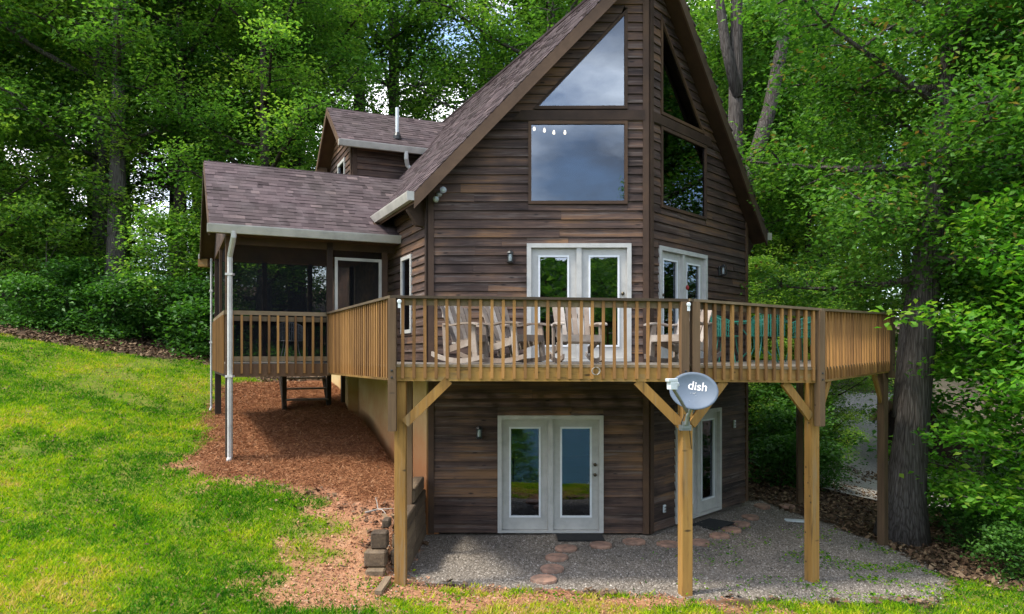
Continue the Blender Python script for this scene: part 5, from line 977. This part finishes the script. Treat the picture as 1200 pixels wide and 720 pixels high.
i = np.arange(n) * 5; Fc = np.concatenate([np.stack([i + k, i + (k + 1) % 4, i + 4], 1) for k in range(4)]); tag(put(bpy.data.objects.new('gravel', np_mesh('gravel', np.stack(vs, 1).reshape(-1, 3), Fc, M_pebble, np.repeat(np.clip(rng.beta(2, 2.2, n), 0, 1), 5)))), 'grey brown gravel under the deck', 'gravel', kind='stuff')
def strips(name, n, xr, yr, w, Lr, wd, mat, lab, lift=.03, thick=.35):
    x, y = scatter(n, xr, yr, w); n = len(x); z = ground_z(x, y); az = rng.uniform(0, 6.283, n); l = rng.uniform(*Lr, n); h = rng.uniform(.0, lift, n); d = np.stack([np.cos(az), np.sin(az), rng.normal(0, thick, n)], 1) * l[:, None] / 2; s = np.stack([-np.sin(az), np.cos(az), rng.normal(0, .5, n)], 1) * (wd * rng.uniform(.6, 1.5, n))[:, None]; c = np.stack([x, y, z + .008 + h], 1)
    i = np.arange(n) * 4; tag(put(bpy.data.objects.new(name, np_mesh(name, np.stack([c - d - s * .4, c - d * .2 + s, c + d + s * .2, c + d * .1 - s], 1).reshape(-1, 3), np.stack([i, i + 1, i + 2, i + 3], 1), mat, np.repeat(np.clip(rng.beta(2, 2, n), 0, 1), 4)))), lab, name.replace('_', ' '), kind='stuff')
strips('pine_straw', 190000, (-8, -1.5), (11.6, 21), lambda x, y: np.clip(zones(x, y)[0] + .06 * zones(x, y)[1], 0, 1), (.04, .14), .0032, M_straw, 'reddish brown pine straw mulch under the porch')
strips('leaf_litter', 150000, (-21, 16), (10, 30), lambda x, y: np.clip(1 - zones(x, y)[3] - zones(x, y)[2] - zones(x, y)[0] - zones(x, y)[1] * .7, 0, 1) * (~blocked(x, y)) * np.clip(1.4 - y / 40, .2, 1), (.05, .13), .028, M_litter, 'brown fallen leaves on the floor of the woods', .05)
strips('lawn_debris', 16000, (-13, 8), (8, 20), lambda x, y: zones(x, y)[3] * .35, (.03, .08), .010, M_litter, 'scattered dead leaves on the lawn and gravel edge', .05)
def crumb_w(x, y): m_, c_, g_, l_ = zones(x, y); return np.clip(c_ * (1 - m_) * (1 - g_), 0, 1)
strips('clay_crumbs', 30000, (-6.5, 4), (8.8, 14.5), crumb_w, (.015, .05), .012, M_clod, 'crumbs of red clay and bark on bare soil', .02)
xg, yg = scatter(60000, (7, 17), (10.5, 26), lambda x, y: np.clip(1 - zones(x, y)[2] - zones(x, y)[3], 0, 1) * np.clip((vnoise(x, y, .8, 33) - .35) * 1.6, 0, 1) * (np.abs(x - (9.3 + (y - 18.5) * .42)) > 2.6)); zg_ = ground_z(xg, yg)
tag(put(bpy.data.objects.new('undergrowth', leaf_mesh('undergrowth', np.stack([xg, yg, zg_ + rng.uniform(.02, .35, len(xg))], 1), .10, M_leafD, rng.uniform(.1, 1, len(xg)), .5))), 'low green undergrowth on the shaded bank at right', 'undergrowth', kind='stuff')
xg, yg = scatter(16000, (2, 8.5), (9.6, 15), lambda x, y: zones(x, y)[2] * (vnoise(x, y, 2.3, 44) > .52) * np.clip((x - 2.2) / 5, .05, 1) * np.clip(1.6 - np.abs(y - 10.6) * .35, .0, 1)); zg_ = ground_z(xg, yg)
tag(put(bpy.data.objects.new('weeds', leaf_mesh('weeds', np.stack([xg, yg, zg_ + rng.uniform(.01, .06, len(xg))], 1), .05, M_grass, rng.uniform(.05, .55, len(xg)), .5))), 'sparse weeds growing through the gravel at right', 'weeds', kind='stuff')
xg, yg = scatter(60000, (-22, -6), (21.5, 34), lambda x, y: np.clip(1 - zones(x, y)[3] - zones(x, y)[0], 0, 1) * np.clip((vnoise(x, y, .7, 34) - .32) * 2, 0, 1) * sstep(21.8, 23.6, y)); zg_ = ground_z(xg, yg)
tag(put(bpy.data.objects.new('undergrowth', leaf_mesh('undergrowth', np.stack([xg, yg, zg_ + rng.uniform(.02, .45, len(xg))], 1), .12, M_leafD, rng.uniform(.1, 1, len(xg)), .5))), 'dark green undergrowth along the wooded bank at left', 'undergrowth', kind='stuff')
